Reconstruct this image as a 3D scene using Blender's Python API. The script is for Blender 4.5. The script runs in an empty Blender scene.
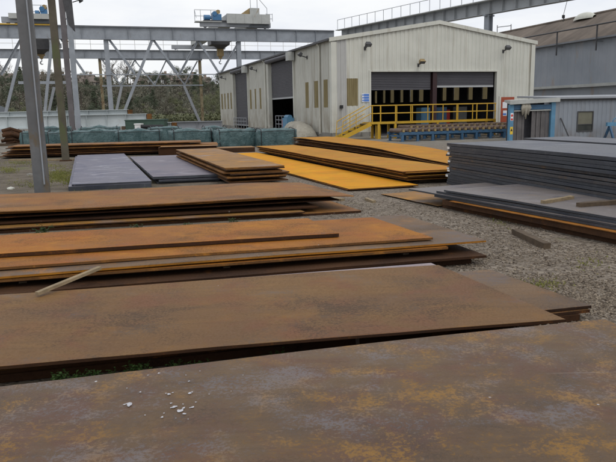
import bpy, math, random
from mathutils import Vector, Matrix, noise as mnoise
random.seed(7)
R = math.radians
col = bpy.context.scene.collection
sc = bpy.context.scene

# ------------------------------------------------------------------ survey of the yard
EYE = 1.9
FOC = 640.0
PITCH = math.atan(121 / 640)
ROLL = R(1.2)
_c, _s = math.cos(ROLL), math.sin(ROLL)
FW = Vector((0, math.cos(PITCH), -math.sin(PITCH)))
UP0 = Vector((0, math.sin(PITCH), math.cos(PITCH)))
RX = Vector((1, 0, 0)) * _c - UP0 * _s
UPV = Vector((1, 0, 0)) * _s + UP0 * _c

def ray(x, y):
    return FW + RX * ((x - 308) / FOC) + UPV * ((231 - y) / FOC)

def at(x, y, z=0.0):
    d = ray(x, y); t = (z - EYE) / d.z
    return Vector((d.x * t, d.y * t, z))

class Frame:
    """local axes of a structure: u along it, w behind it, z up"""
    def __init__(s, x, y, ang):
        s.o = Vector((x, y, 0)); s.a = ang
        s.u = Vector((math.cos(ang), math.sin(ang), 0)); s.w = Vector((-math.sin(ang), math.cos(ang), 0))
    def hu(s, px, py, w=0.0):
        """u, z where the sight line meets the plane at depth w"""
        d = ray(px, py); o = s.o + s.w * w
        t = o.dot(s.w) / d.dot(s.w)
        p = d * t
        return (p - o).dot(s.u), p.z + EYE
    def hw(s, px, py, u=0.0):
        d = ray(px, py); o = s.o + s.u * u
        t = o.dot(s.u) / d.dot(s.u)
        p = d * t
        return (p - o).dot(s.w), p.z + EYE
    def loc(s, p):
        q = Vector(p) - s.o
        return q.dot(s.u), q.dot(s.w)

# ------------------------------------------------------------------ mesh helpers
class MB:
    def __init__(s):
        s.v = []; s.f = []; s.m = []; s.mi = 0
    def add(s, vs, fs):
        b = len(s.v); s.v += [tuple(v) for v in vs]
        for f in fs:
            s.f.append(tuple(b + i for i in f)); s.m.append(s.mi)
        return s
    def quad(s, a, b, c, d):
        return s.add([a, b, c, d], [(0, 1, 2, 3)])
    def box(s, x0, x1, y0, y1, z0, z1):
        return s.add([(x0, y0, z0), (x1, y0, z0), (x1, y1, z0), (x0, y1, z0), (x0, y0, z1), (x1, y0, z1), (x1, y1, z1), (x0, y1, z1)],
                     [(3, 2, 1, 0), (4, 5, 6, 7), (0, 1, 5, 4), (1, 2, 6, 5), (2, 3, 7, 6), (3, 0, 4, 7)])
    def bar(s, p, q, w, h, upv=(0, 0, 1)):
        """rectangular bar from p to q; w sideways, h along upv"""
        p = Vector(p); q = Vector(q); d = (q - p).normalized()
        upv = Vector(upv)
        if abs(d.dot(upv)) > .98: upv = Vector((0, 1, 0))
        sd = d.cross(upv).normalized(); u2 = sd.cross(d).normalized()
        a = sd * (w / 2); b = u2 * (h / 2)
        return s.add([p - a - b, p + a - b, p + a + b, p - a + b, q - a - b, q + a - b, q + a + b, q - a + b],
                     [(3, 2, 1, 0), (4, 5, 6, 7), (0, 1, 5, 4), (1, 2, 6, 5), (2, 3, 7, 6), (3, 0, 4, 7)])
    def angle_bar(s, p, q, w, t=.012, upv=(0, 0, 1)):
        """rolled angle: two thin legs"""
        p = Vector(p); q = Vector(q); d = (q - p).normalized(); upv = Vector(upv)
        if abs(d.dot(upv)) > .98: upv = Vector((0, 1, 0))
        sd = d.cross(upv).normalized(); u2 = sd.cross(d).normalized()
        s.bar(p, q, t, w, upv)
        o = u2 * (w / 2 - t / 2) + sd * (w / 2 + t / 2)
        return s.bar(p + o, q + o, w, t, upv)
    def tube(s, pts, r, n=8, cap=True):
        pts = [Vector(p) for p in pts]; rs = r if isinstance(r, (list, tuple)) else [r] * len(pts)
        b = len(s.v); prev = None
        for i, p in enumerate(pts):
            d = (pts[min(i + 1, len(pts) - 1)] - pts[max(i - 1, 0)]).normalized()
            if prev is None:
                x = d.cross(Vector((0, 0, 1)) if abs(d.z) < .9 else Vector((1, 0, 0))).normalized()
            else:
                x = (prev - d * prev.dot(d)).normalized()
            prev = x; y = d.cross(x)
            for k in range(n):
                a = 2 * math.pi * k / n
                s.v.append(tuple(p + (x * math.cos(a) + y * math.sin(a)) * rs[i]))
        for i in range(len(pts) - 1):
            for k in range(n):
                k2 = (k + 1) % n
                s.f.append((b + i * n + k, b + i * n + k2, b + (i + 1) * n + k2, b + (i + 1) * n + k)); s.m.append(s.mi)
        if cap:
            s.f.append(tuple(b + k for k in range(n))[::-1]); s.m.append(s.mi)
            e = b + (len(pts) - 1) * n
            s.f.append(tuple(e + k for k in range(n))); s.m.append(s.mi)
        return s
    def ibeam(s, p, q, h, b, tf=.02, tw=.014, upv=(0, 0, 1)):
        p = Vector(p); q = Vector(q); d = (q - p).normalized(); upv = Vector(upv)
        if abs(d.dot(upv)) > .98: upv = Vector((0, 1, 0))
        sd = d.cross(upv).normalized(); u2 = sd.cross(d).normalized()
        s.bar(p, q, tw, h - 2 * tf - .002, upv)
        for sg in (1, -1):
            o = u2 * sg * (h / 2 - tf / 2)
            s.bar(p + o, q + o, b, tf, upv)
        return s
    def build(s, name, mats, parent=None, loc=(0, 0, 0), rz=0, smooth=False):
        me = bpy.data.meshes.new(name)
        me.from_pydata(s.v, [], s.f)
        if not isinstance(mats, (list, tuple)): mats = [mats]
        for m in mats: me.materials.append(m)
        if len(mats) > 1:
            me.polygons.foreach_set('material_index', s.m)
        if smooth:
            me.polygons.foreach_set('use_smooth', [True] * len(me.polygons))
        me.update()
        o = bpy.data.objects.new(name, me); col.objects.link(o)
        if parent is not None: o.parent = parent
        o.location = loc; o.rotation_euler = (0, 0, rz)
        return o

def tag(o, label=None, cat=None, group=None, kind=None):
    if label: o['label'] = label
    if cat: o['category'] = cat
    if group: o['group'] = group
    if kind: o['kind'] = kind
    return o

def empty(name, loc=(0, 0, 0), rz=0, label=None, cat=None, group=None):
    o = bpy.data.objects.new(name, None); col.objects.link(o)
    o.location = loc; o.rotation_euler = (0, 0, rz); o.empty_display_size = .2
    return tag(o, label, cat, group)

def copy_tree(o, parent=None):
    c = o.copy(); col.objects.link(c)
    if parent is not None: c.parent = parent
    for ch in list(o.children): copy_tree(ch, c)
    return c

# ------------------------------------------------------------------ materials
class NT:
    def __init__(s, name):
        s.mat = bpy.data.materials.new(name); s.mat.use_nodes = True
        s.t = s.mat.node_tree; s.t.nodes.clear()
        s.out = s.t.nodes.new('ShaderNodeOutputMaterial')
        s.b = s.t.nodes.new('ShaderNodeBsdfPrincipled')
        s.t.links.new(s.b.outputs[0], s.out.inputs[0])
    def n(s, typ, **kw):
        nd = s.t.nodes.new(typ)
        for k, v in kw.items(): setattr(nd, k, v)
        return nd
    def l(s, a, b): s.t.links.new(a, b)
    def val(s, sock, v):
        if hasattr(v, 'is_output'): s.l(v, sock)
        else: sock.default_value = v
    def coords(s, rnd=True, kind='Object'):
        tc = s.n('ShaderNodeTexCoord'); o = tc.outputs[kind]
        if not rnd: return o
        oi = s.n('ShaderNodeObjectInfo')
        m = s.n('ShaderNodeMath', operation='MULTIPLY'); s.l(oi.outputs['Random'], m.inputs[0]); m.inputs[1].default_value = 137.0
        a = s.n('ShaderNodeVectorMath', operation='ADD'); s.l(o, a.inputs[0]); s.l(m.outputs[0], a.inputs[1])
        return a.outputs[0]
    def scale(s, v, sx, sy, sz, off=(0, 0, 0)):
        m = s.n('ShaderNodeMapping'); s.l(v, m.inputs['Vector']); m.inputs['Scale'].default_value = (sx, sy, sz); m.inputs['Location'].default_value = off
        return m.outputs[0]
    def noise(s, v, scale, detail=5, rough=.55, dist=0.0):
        nd = s.n('ShaderNodeTexNoise'); s.l(v, nd.inputs['Vector'])
        nd.inputs['Scale'].default_value = scale; nd.inputs['Detail'].default_value = detail
        nd.inputs['Roughness'].default_value = rough; nd.inputs['Distortion'].default_value = dist
        return nd.outputs[0]
    def ramp(s, f, a, b, lo=0.0, hi=1.0):
        m = s.n('ShaderNodeMapRange'); m.interpolation_type = 'SMOOTHSTEP'
        s.l(f, m.inputs[0]); m.inputs[1].default_value = a; m.inputs[2].default_value = b
        m.inputs[3].default_value = lo; m.inputs[4].default_value = hi
        return m.outputs[0]
    def mul(s, a, b, op='MULTIPLY'):
        m = s.n('ShaderNodeMath', operation=op); s.val(m.inputs[0], a); s.val(m.inputs[1], b)
        return m.outputs[0]
    def mix(s, f, a, b, mode='MIX'):
        m = s.n('ShaderNodeMix', data_type='RGBA', blend_type=mode)
        s.val(m.inputs[0], f)
        for sock, v in ((m.inputs[6], a), (m.inputs[7], b)):
            if hasattr(v, 'is_output'): s.l(v, sock)
            else: sock.default_value = (v[0], v[1], v[2], 1)
        return m.outputs[2]
    def bump(s, h, strength=.3, dist=.01, prev=None):
        b = s.n('ShaderNodeBump'); s.l(h, b.inputs['Height']); b.inputs['Strength'].default_value = strength; b.inputs['Distance'].default_value = dist
        if prev is not None: s.l(prev, b.inputs['Normal'])
        return b.outputs[0]
    def fin(s, color, rough=.6, metal=0.0, normal=None, spec=.5):
        s.val(s.b.inputs['Base Color'], color if hasattr(color, 'is_output') else (*color, 1))
        s.val(s.b.inputs['Roughness'], rough); s.val(s.b.inputs['Metallic'], metal)
        s.b.inputs['Specular IOR Level'].default_value = spec
        if normal is not None: s.l(normal, s.b.inputs['Normal'])
        return s.mat

def rust(name, base, second, orange, oamt, scale_col, samt, rough=.55, spots=0.0, fine=1.0, spec=.2, streak=.35, mf=2.1, sf=1.15, soft=.2, red=0.0, gate=.0, dkamt=.6, scratch=.25, mixo=.9, mixs=.85, gw=.55, wob=.5):
    """weathered plate: base and second browns in drifts, speckled orange bloom, remnants of blue-grey mill scale"""
    t = NT(name); v = t.coords()
    fn = t.noise(v, 46, 7, .78)
    grit = t.mul(t.mul(fn, .5, 'SUBTRACT'), gw)
    big = t.noise(t.scale(v, .8, 1.1, 1), .75, 7, .6, .5)
    mid = t.mul(t.noise(v, mf, 9, .66, wob), grit, 'ADD')
    sc_ = t.mul(t.noise(t.scale(v, .9, 1.1, 1, (31, 7, 3)), sf, 10, .68, wob), grit, 'ADD')
    dk = t.mul(t.noise(t.scale(v, .9, 1.2, 1, (11, 17, 5)), 1.3, 7, .6, .7), grit, 'ADD')
    st = t.noise(t.scale(v, .35, 6, 2), 3.0, 5, .6, .2)
    c = t.mix(t.ramp(big, .3, .7), base, second)
    if red > 0:
        rm = t.ramp(t.noise(t.scale(v, 1, 1, 1, (3, 41, 9)), 1.9, 7, .62, .6), .45, .68, 0, red)
        c = t.mix(rm, c, (base[0] * 1.25, base[1] * .85, base[2] * 1.15))
    c = t.mix(t.ramp(st, .42, .75, 0, streak), c, (base[0] * .6, base[1] * .6, base[2] * .65))
    c = t.mix(t.ramp(dk, .48, .70, 0, dkamt), c, (base[0] * .42, base[1] * .5, base[2] * .8))
    sm = t.ramp(sc_, .66 - .3 * samt, .66 - .3 * samt + soft)
    c = t.mix(t.mul(sm, mixs), c, scale_col)
    om = t.ramp(mid, .64 - .3 * oamt, .64 - .3 * oamt + soft)
    if gate > 0:
        om = t.mul(om, t.ramp(t.noise(t.scale(v, 1, 1, 1, (5, 2, 77)), .9, 5, .6, .4), .5 - gate * .2, .68 - gate * .2, .12, 1))
    c = t.mix(t.mul(om, mixo), c, orange)
    pit = t.ramp(fn, .50, .72, 0, .55 * fine)
    c = t.mix(pit, c, (base[0] * .35, base[1] * .35, base[2] * .4))
    if scratch > 0:
        sk = t.mul(t.ramp(t.noise(t.scale(v, .3, 26, 1, (9, 3, 1)), 1.6, 3, .5, .25), .69, .74), t.ramp(t.noise(v, 1.1, 3, .5), .5, .62))
        c = t.mix(t.mul(sk, scratch), c, (.42, .38, .34))
    if spots > 0:
        sp = t.n('ShaderNodeTexVoronoi'); t.l(v, sp.inputs['Vector']); sp.inputs['Scale'].default_value = 7
        sel = t.n('ShaderNodeSeparateColor'); t.l(sp.outputs['Color'], sel.inputs[0])
        dm = t.mul(t.ramp(sp.outputs['Distance'], .03, .08, 1, 0), t.ramp(sel.outputs[0], 1 - spots, 1 - spots + .01))
        c = t.mix(dm, c, (.55, .55, .57))
    rg = t.mul(t.mul(t.ramp(sm, 0, 1, rough + .1, rough - .06), t.ramp(fn, .3, .7, -.08, .10), 'ADD'), t.ramp(big, .3, .7, -.05, .05), 'ADD')
    nb = t.bump(fn, .35, .004)
    nb = t.bump(mid, .25, .010, nb)
    return t.fin(c, rg, 0, nb, spec)

def plain(name, c, rough=.6, var=.25, scale=3.0, dirt=None, damt=0.0, metal=0.0, bump=.1, spec=.4, rnd=True):
    t = NT(name); v = t.coords(rnd)
    n1 = t.noise(v, scale, 6, .6); n2 = t.noise(v, scale * 9, 4, .6)
    k = 1 - var
    cc = t.mix(t.ramp(n1, .3, .7), (c[0] * k, c[1] * k, c[2] * k), c)
    cc = t.mix(t.ramp(n2, .35, .75, 0, .3), cc, (c[0] * k * .8, c[1] * k * .8, c[2] * k * .8))
    if dirt:
        dm = t.ramp(t.noise(t.scale(v, 1, 1, .35), scale * 1.7, 7, .68, .5), .66 - .35 * damt, .78 - .3 * damt)
        cc = t.mix(dm, cc, dirt)
    return t.fin(cc, rough, metal, t.bump(n2, bump, .01), spec)

M = {}
M['rustA'] = rust('rust_mill_scale', (.094, .054, .026), (.135, .082, .040), (.31, .155, .02), .46, (.18, .172, .19), .54, .42, .06, spec=.34, mf=3.2, sf=2.0, soft=.22, red=.6, gate=.7, scratch=.3, mixo=.8, mixs=.6, dkamt=.5, gw=1.35, wob=.1)
M['rustB'] = rust('rust_brown', (.132, .063, .019), (.20, .105, .032), (.33, .15, .02), .26, (.12, .095, .08), .34, .5, .05, spec=.3, mf=2.6, sf=1.6, soft=.25, red=.55, gate=.5, dkamt=.75, mixo=.7, scratch=.3, gw=1.1, wob=.15)
M['rustD'] = rust('rust_orange_brown', (.26, .095, .012), (.38, .150, .016), (.48, .195, .016), .34, (.10, .075, .065), .34, .6, .04, soft=.26, dkamt=.7, red=.4, gw=.9, wob=.2, spec=.28)
M['rustDk'] = rust('rust_dark_grey_brown', (.13, .075, .035), (.21, .13, .07), (.42, .165, .016), .30, (.10, .085, .085), .7, .55, .04, soft=.22, dkamt=.7, gw=.9, wob=.2, spec=.28)
M['rustE'] = rust('rust_tan', (.20, .088, .022), (.31, .142, .034), (.40, .17, .022), .28, (.12, .085, .065), .38, .58, soft=.26, dkamt=.7, red=.4, gw=.9, wob=.2, spec=.28)
M['rustG'] = rust('rust_grey_brown', (.24, .12, .034), (.33, .17, .045), (.52, .23, .018), .46, (.25, .21, .21), .52, .52, soft=.24, gw=.9, wob=.2, spec=.28)
M['rustY'] = rust('rust_yellow', (.58, .255, .009), (.66, .305, .012), (.72, .36, .016), .36, (.32, .17, .04), .26, .7, fine=.3, streak=.15, soft=.28, dkamt=.35, red=.5, gw=.8, wob=.2)
M['rustYd'] = rust('rust_ochre', (.40, .185, .018), (.49, .24, .03), (.56, .265, .018), .36, (.27, .17, .07), .34, .68, fine=.35, streak=.2, soft=.28, dkamt=.4, red=.5, gw=.8, wob=.2)
M['scale'] = rust('blue_mill_scale', (.118, .113, .146), (.155, .148, .188), (.24, .17, .13), .04, (.27, .26, .31), .52, .42, .03, .4, spec=.45, streak=.25, mf=3, sf=1.5, soft=.24)
M['scaleM'] = rust('mauve_mill_scale', (.125, .105, .13), (.17, .145, .17), (.22, .14, .10), .06, (.22, .195, .23), .5, .42, .03, .4, spec=.45, streak=.25, mf=3, sf=1.5, soft=.24)
M['scaleL'] = rust('brown_grey_scale', (.14, .12, .112), (.185, .162, .152), (.25, .155, .085), .22, (.24, .215, .225), .5, .42, .03, .5, spec=.45, streak=.2, mf=3, sf=1.5, soft=.24)
M['scaleM2'] = rust('pale_mauve_scale', (.26, .20, .20), (.34, .27, .265), (.3, .17, .09), .12, (.36, .31, .33), .5, .42, .03, .4, spec=.45, streak=.25, mf=3, sf=1.5, soft=.24)
M['dark'] = rust('charcoal_scale', (.038, .042, .05), (.052, .057, .068), (.085, .06, .035), .08, (.07, .078, .095), .5, .45, fine=.5, spec=.45)
M['darkw'] = rust('charcoal_rusty_scale', (.05, .046, .046), (.065, .06, .06), (.13, .07, .028), .28, (.07, .075, .085), .45, .5, fine=.5, spec=.45)
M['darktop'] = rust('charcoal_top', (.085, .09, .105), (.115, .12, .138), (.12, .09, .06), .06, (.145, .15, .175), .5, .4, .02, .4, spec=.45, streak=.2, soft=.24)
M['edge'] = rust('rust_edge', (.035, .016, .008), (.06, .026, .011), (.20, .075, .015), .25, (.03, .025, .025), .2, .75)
M['edgeorange'] = rust('rust_edge_orange', (.13, .06, .02), (.22, .10, .03), (.40, .17, .03), .4, (.05, .04, .04), .15, .7)  # orange-rust plate edges, brighter than the plain edge
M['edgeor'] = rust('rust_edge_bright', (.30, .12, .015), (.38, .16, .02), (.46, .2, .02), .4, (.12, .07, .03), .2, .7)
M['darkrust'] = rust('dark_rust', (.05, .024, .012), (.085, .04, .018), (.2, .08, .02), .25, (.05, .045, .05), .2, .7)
M['white'] = plain('white_paint', (.78, .78, .76), .5, .12)
M['splash'] = plain('dried_white_splash', (.60, .60, .64), .7, .35, 60.0, (.3, .26, .23), .3)
M['steel'] = plain('grey_blue_paint', (.31, .335, .37), .5, .2, 1.2, (.16, .12, .08), .12)
M['steelcol'] = plain('grey_column_paint', (.15, .153, .158), .6, .3, 1.0, (.13, .10, .065), .4)
M['mauvecol'] = plain('brown_grey_column_paint', (.15, .135, .14), .65, .3, 1.0, (.12, .085, .06), .3)
M['mossycol'] = plain('mossy_column_paint', (.115, .10, .072), .75, .35, 1.5, (.09, .10, .045), .4)
M['rustycol'] = plain('rusty_post_paint', (.30, .25, .15), .7, .35, 1.4, (.12, .07, .035), .5)
M['girder'] = plain('white_girder_paint', (.55, .60, .61), .5, .12, 1.0, (.32, .27, .2), .08)
M['girderg2'] = plain('pale_runway_paint', (.44, .46, .475), .55, .15, 1.0, (.25, .2, .14), .1)
M['girderg'] = plain('grey_girder_paint', (.32, .335, .36), .5, .12, 1.0)
M['yellow'] = plain('yellow_handrail_paint', (.60, .36, .03), .5, .15, 2.0, (.25, .15, .06), .15)
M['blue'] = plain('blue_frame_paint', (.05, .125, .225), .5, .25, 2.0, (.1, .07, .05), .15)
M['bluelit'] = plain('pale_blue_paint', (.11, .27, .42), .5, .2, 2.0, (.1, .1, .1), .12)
M['motor'] = plain('blue_motor_paint', (.05, .17, .34), .4, .2)
M['craneg'] = plain('crane_grey_paint', (.46, .47, .45), .55, .18, .7, (.3, .24, .16), .15)
M['hook'] = plain('hook_yellow_brown', (.36, .26, .12), .6, .3, 2.0)
M['black'] = plain('black_rubber', (.02, .02, .022), .6, .3)
M['darkm'] = plain('dark_metal', (.07, .07, .075), .5, .3)
M['shutter'] = plain('shutter_grey', (.085, .083, .095), .5, .15, .8)
M['shutterb'] = plain('shutter_bar', (.42, .43, .44), .45, .15, .8)
M['shade_lining'] = plain('inside_shade', (.10, .10, .115), .9, .3)  # dark colour stands in for shade inside workshop and hut
M['concrete'] = plain('old_concrete', (.27, .255, .225), .9, .35, 1.2, (.12, .11, .09), .3)
M['timber'] = plain('weathered_timber', (.33, .25, .15), .85, .35, 8.0)
M['timberd'] = plain('dark_timber', (.12, .085, .055), .9, .4, 8.0)
M['red'] = plain('oxide_red_paint', (.40, .085, .04), .6, .25, 1.5)
M['darkred'] = plain('dark_red_column', (.045, .02, .022), .6, .25)
M['signblue'] = plain('sign_blue', (.09, .22, .62), .4, .05)
M['signwhite'] = plain('sign_white', (.8, .81, .83), .4, .05)
M['signyellow'] = plain('sign_yellow', (.75, .52, .05), .4, .05)
M['signred'] = plain('sign_red', (.6, .05, .04), .4, .05)
M['slatew'] = plain('shed_slate', (.24, .25, .27), .6, .2, .5)
M['green'] = plain('dark_green_paint', (.055, .10, .075), .6, .25)
M['glass'] = plain('window_dark_glass', (.05, .055, .05), .15, .2)
M['vent'] = plain('vent_cream', (.62, .62, .54), .5, .12)

def tarp():
    t = NT('teal_tarpaulin'); v = t.coords()
    w1 = t.noise(t.scale(v, 1, 1, .6), 2.2, 5, .6, 1.2); w2 = t.noise(t.scale(v, 1.2, 1.2, 2.5), 5.5, 4, .6, 1.0)
    c = t.mix(t.ramp(w1, .3, .7), (.045, .095, .10), (.10, .16, .163))
    c = t.mix(t.ramp(w2, .55, .8, 0, .5), c, (.20, .30, .31))
    return t.fin(c, .5, 0, t.bump(w2, .8, .06, t.bump(w1, .8, .15)), .4)
M['tarp'] = tarp()

def cladding(name, c, low, z_dirt=2.0, amt=.35):
    t = NT(name); v = t.coords(False)
    sx = t.n('ShaderNodeSeparateXYZ'); t.l(v, sx.inputs[0])
    st = t.noise(t.scale(v, 2.2, 2.2, .12), 1.3, 6, .65)
    n1 = t.noise(v, .45, 6, .6, .5)
    cc = t.mix(t.ramp(n1, .3, .7), (c[0] * .88, c[1] * .88, c[2] * .88), c)
    cc = t.mix(t.ramp(st, .5, .78, 0, amt), cc, (low[0], low[1], low[2]))
    g = t.mul(t.ramp(sx.outputs[2], 0, z_dirt, 1, 0), t.ramp(t.noise(t.scale(v, 1, 1, .5), 1.1, 6, .7), .35, .65))
    cc = t.mix(t.mul(g, .75), cc, low)
    return t.fin(cc, .55, 0, t.bump(st, .1, .02), .35)
M['clad'] = cladding('cream_cladding', (.62, .62, .555), (.29, .24, .17), 3.0, .65)
M['clads'] = cladding('dirty_shaded_side_cladding', (.54, .535, .48), (.25, .205, .145), 3.4, .75)  # grime, plus a base darkened to paint in the side wall's shade
M['cladg'] = cladding('greyed_cladding', (.47, .47, .455), (.28, .25, .20), 3.0, .5)
M['hutclad'] = cladding('grey_cladding', (.25, .275, .31), (.16, .13, .11), 1.0, .4)
def shedclad():
    t = NT('slate_cladding'); v = t.coords(False)
    st = t.noise(t.scale(v, .5, .5, .09), 1.6, 6, .7); n1 = t.noise(v, .25, 6, .6)
    cc = t.mix(t.ramp(n1, .3, .7), (.265, .29, .325), (.33, .35, .385))
    cc = t.mix(t.ramp(st, .56, .72, 0, .75), cc, (.33, .23, .14))
    return t.fin(cc, .6, 0, None, .3)
M['shedclad'] = shedclad()
def roofmat():
    t = NT('weathered_brown_roof'); v = t.coords(False)
    n1 = t.noise(t.scale(v, .6, .12, .3), .8, 7, .65); n2 = t.noise(v, 2.0, 5, .6)
    cc = t.mix(t.ramp(n1, .3, .7), (.105, .085, .07), (.19, .155, .125))
    cc = t.mix(t.ramp(n2, .5, .8, 0, .5), cc, (.07, .065, .058))
    return t.fin(cc, .85, 0, None, .2)
M['roofb'] = roofmat()

def panelmat():
    t = NT('ochre_translucent_panel'); v = t.coords()
    n1 = t.noise(t.scale(v, 2, 2, .3), 2, 5, .6)
    c = t.mix(t.ramp(n1, .3, .7), (.36, .29, .15), (.50, .42, .23))
    t.fin(c, .6, 0, None, .3)
    tr = t.n('ShaderNodeBsdfTranslucent'); tr.inputs[0].default_value = (.55, .45, .25, 1)
    mx = t.n('ShaderNodeMixShader'); mx.inputs[0].default_value = .45
    t.l(t.b.outputs[0], mx.inputs[1]); t.l(tr.outputs[0], mx.inputs[2]); t.l(mx.outputs[0], t.out.inputs[0])
    return t.mat
M['panel'] = panelmat()

def foliage(name, a, b, c2):
    t = NT(name); oi = t.n('ShaderNodeObjectInfo')
    g = t.n('ShaderNodeNewGeometry'); tc = t.n('ShaderNodeTexCoord')
    n1 = t.noise(tc.outputs['Object'], .6, 4, .6)
    n3 = t.noise(tc.outputs['Object'], 9, 3, .6)
    c = t.mix(t.ramp(n1, .35, .65), a, b)
    c = t.mix(t.ramp(n3, .45, .7, 0, .7), c, c2)
    return t.fin(c, .7, 0, None, .25)
M['leafd'] = foliage('hazy_dark_leaves', (.068, .088, .056), (.11, .13, .08), (.08, .082, .058))  # hill leaf colours, here and below, lightened and greyed to paint in haze
M['leafm'] = foliage('hazy_olive_leaves', (.13, .15, .08), (.19, .20, .105), (.16, .145, .09))
M['leafb'] = foliage('hazy_brown_leaves', (.13, .125, .092), (.175, .16, .12), (.10, .105, .075))
M['weed'] = foliage('shaded_weed_leaves', (.024, .05, .012), (.05, .09, .018), (.014, .028, .009))  # greens darkened to paint in the shade between the plates
M['bark'] = plain('bark', (.12, .10, .08), .9, .4, 4)
M['hillm'] = plain('hill_scrub', (.085, .088, .055), .95, .4, .08, (.11, .095, .065), .4, rnd=False)
M['brickw'] = plain('house_render', (.50, .46, .41), .8, .2, .3)
M['brickr'] = plain('house_brick', (.30, .23, .18), .8, .2, .3)
M['tiles'] = plain('house_tiles', (.19, .155, .13), .8, .3, .8)

def groundmat():
    t = NT('yard_ground'); tc = t.n('ShaderNodeTexCoord'); v = tc.outputs['Object']
    sx = t.n('ShaderNodeSeparateXYZ'); t.l(v, sx.inputs[0])
    big = t.noise(v, .28, 6, .6, .4); mid = t.noise(v, 1.4, 7, .65, .5); fn = t.noise(v, 30, 4, .7)
    vo = t.n('ShaderNodeTexVoronoi'); t.l(v, vo.inputs['Vector']); vo.inputs['Scale'].default_value = 26
    vs = t.n('ShaderNodeSeparateColor'); t.l(vo.outputs['Color'], vs.inputs[0])
    grav = t.mix(vs.outputs[0], (.085, .066, .05), (.29, .245, .195))
    grav = t.mix(t.ramp(mid, .45, .7, 0, .6), grav, (.11, .085, .06))
    dirt = t.mix(t.ramp(mid, .3, .7), (.075, .06, .042), (.17, .14, .105))
    dirt = t.mix(t.ramp(fn, .5, .8, 0, .5), dirt, (.24, .21, .18))
    # packed earth on the west side of the yard, crushed stone on the east
    side = t.mul(sx.outputs[0], t.mul(t.mul(sx.outputs[1], .18), t.mul(big, 5.0), 'ADD'), 'ADD')
    c = t.mix(t.ramp(side, 2.0, 4.5), dirt, grav)
    gm = t.mul(t.ramp(side, 1.0, 2.5, 1, 0), t.ramp(t.noise(t.scale(v, 1, .45, 1, (3, 1.2, 0)), .55, 7, .65), .54, .66))
    gf = t.ramp(fn, .3, .6)
    c = t.mix(t.mul(gm, t.mul(gf, .8)), c, (.12, .14, .035))
    mo = t.mul(t.ramp(t.noise(v, .9, 6, .65, .5), .62, .70), t.ramp(fn, .35, .6, .2, .8))
    c = t.mix(t.mul(mo, .7), c, (.13, .13, .045))
    far = t.ramp(sx.outputs[1], 26, 40)
    slab = t.mix(t.ramp(mid, .3, .7), (.16, .145, .12), (.26, .24, .205))
    c = t.mix(far, c, slab)
    h = t.mul(t.ramp(vo.outputs['Distance'], 0, .6, 1, 0), t.mul(fn, .5), 'ADD')
    nb = t.bump(h, .7, .02, t.bump(mid, .5, .08))
    return t.fin(c, .9, 0, nb, .25)
M['ground'] = groundmat()
def stonemat():
    t = NT('crushed_stone'); g = t.n('ShaderNodeNewGeometry')
    c = t.mix(g.outputs['Random Per Island'], (.065, .048, .034), (.30, .245, .185))
    return t.fin(c, .85, 0, None, .25)
M['stone'] = stonemat()

# ------------------------------------------------------------------ world, sun, camera
w = bpy.data.worlds.new('World'); sc.world = w; w.use_nodes = True
nt = w.node_tree; nt.nodes.clear()
wo = nt.nodes.new('ShaderNodeOutputWorld'); bg = nt.nodes.new('ShaderNodeBackground')
sky = nt.nodes.new('ShaderNodeTexSky'); sky.sky_type = 'NISHITA'; sky.sun_disc = False
SUN_EL, SUN_AZ = R(52), R(150)      # azimuth clockwise from +Y
sky.sun_elevation = SUN_EL; sky.sun_rotation = SUN_AZ; sky.air_density = 1.0; sky.dust_density = 3.0
tcw = nt.nodes.new('ShaderNodeTexCoord')
mp = nt.nodes.new('ShaderNodeMapping'); mp.inputs['Scale'].default_value = (1.2, 1.2, 4.5); nt.links.new(tcw.outputs['Generated'], mp.inputs[0])
nz = nt.nodes.new('ShaderNodeTexNoise'); nz.inputs['Scale'].default_value = 2.2; nz.inputs['Detail'].default_value = 6; nz.inputs['Roughness'].default_value = .55
nt.links.new(mp.outputs[0], nz.inputs['Vector'])
mr = nt.nodes.new('ShaderNodeMapRange'); mr.interpolation_type = 'SMOOTHSTEP'
mr.inputs[1].default_value = .36; mr.inputs[2].default_value = .62; nt.links.new(nz.outputs[0], mr.inputs[0])
cm = nt.nodes.new('ShaderNodeMix'); cm.data_type = 'RGBA'
cm.inputs[6].default_value = (8.5, 8.85, 9.6, 1); cm.inputs[7].default_value = (10.2, 10.3, 10.4, 1)
nt.links.new(mr.outputs[0], cm.inputs[0])
ov = nt.nodes.new('ShaderNodeMix'); ov.data_type = 'RGBA'; ov.inputs[0].default_value = .93
nt.links.new(sky.outputs[0], ov.inputs[6]); nt.links.new(cm.outputs[2], ov.inputs[7])
nt.links.new(ov.outputs[2], bg.inputs[0]); bg.inputs[1].default_value = .1
nt.links.new(bg.outputs[0], wo.inputs[0])

sun = bpy.data.lights.new('sun', 'SUN'); sun.energy = .7; sun.angle = R(22); sun.color = (1, .97, .92)
so = bpy.data.objects.new('sun', sun); col.objects.link(so)
sd = Vector((math.sin(SUN_AZ) * math.cos(SUN_EL), math.cos(SUN_AZ) * math.cos(SUN_EL), math.sin(SUN_EL)))
so.rotation_euler = sd.to_track_quat('Z', 'Y').to_euler(); so.location = (0, -20, 40)

cam = bpy.data.cameras.new('camera'); cam.sensor_width = 36; cam.lens = 36 * FOC / 616
cam.clip_start = .05; cam.clip_end = 6000
co = bpy.data.objects.new('camera', cam); col.objects.link(co)
co.matrix_world = Matrix(((RX.x, UPV.x, -FW.x, 0), (RX.y, UPV.y, -FW.y, 0), (RX.z, UPV.z, -FW.z, EYE), (0, 0, 0, 1)))
sc.camera = co
sc.view_settings.view_transform = 'Standard'; sc.view_settings.look = 'None'; sc.view_settings.exposure = 0
sc.cycles.use_denoising = True; sc.cycles.max_bounces = 6

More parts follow.
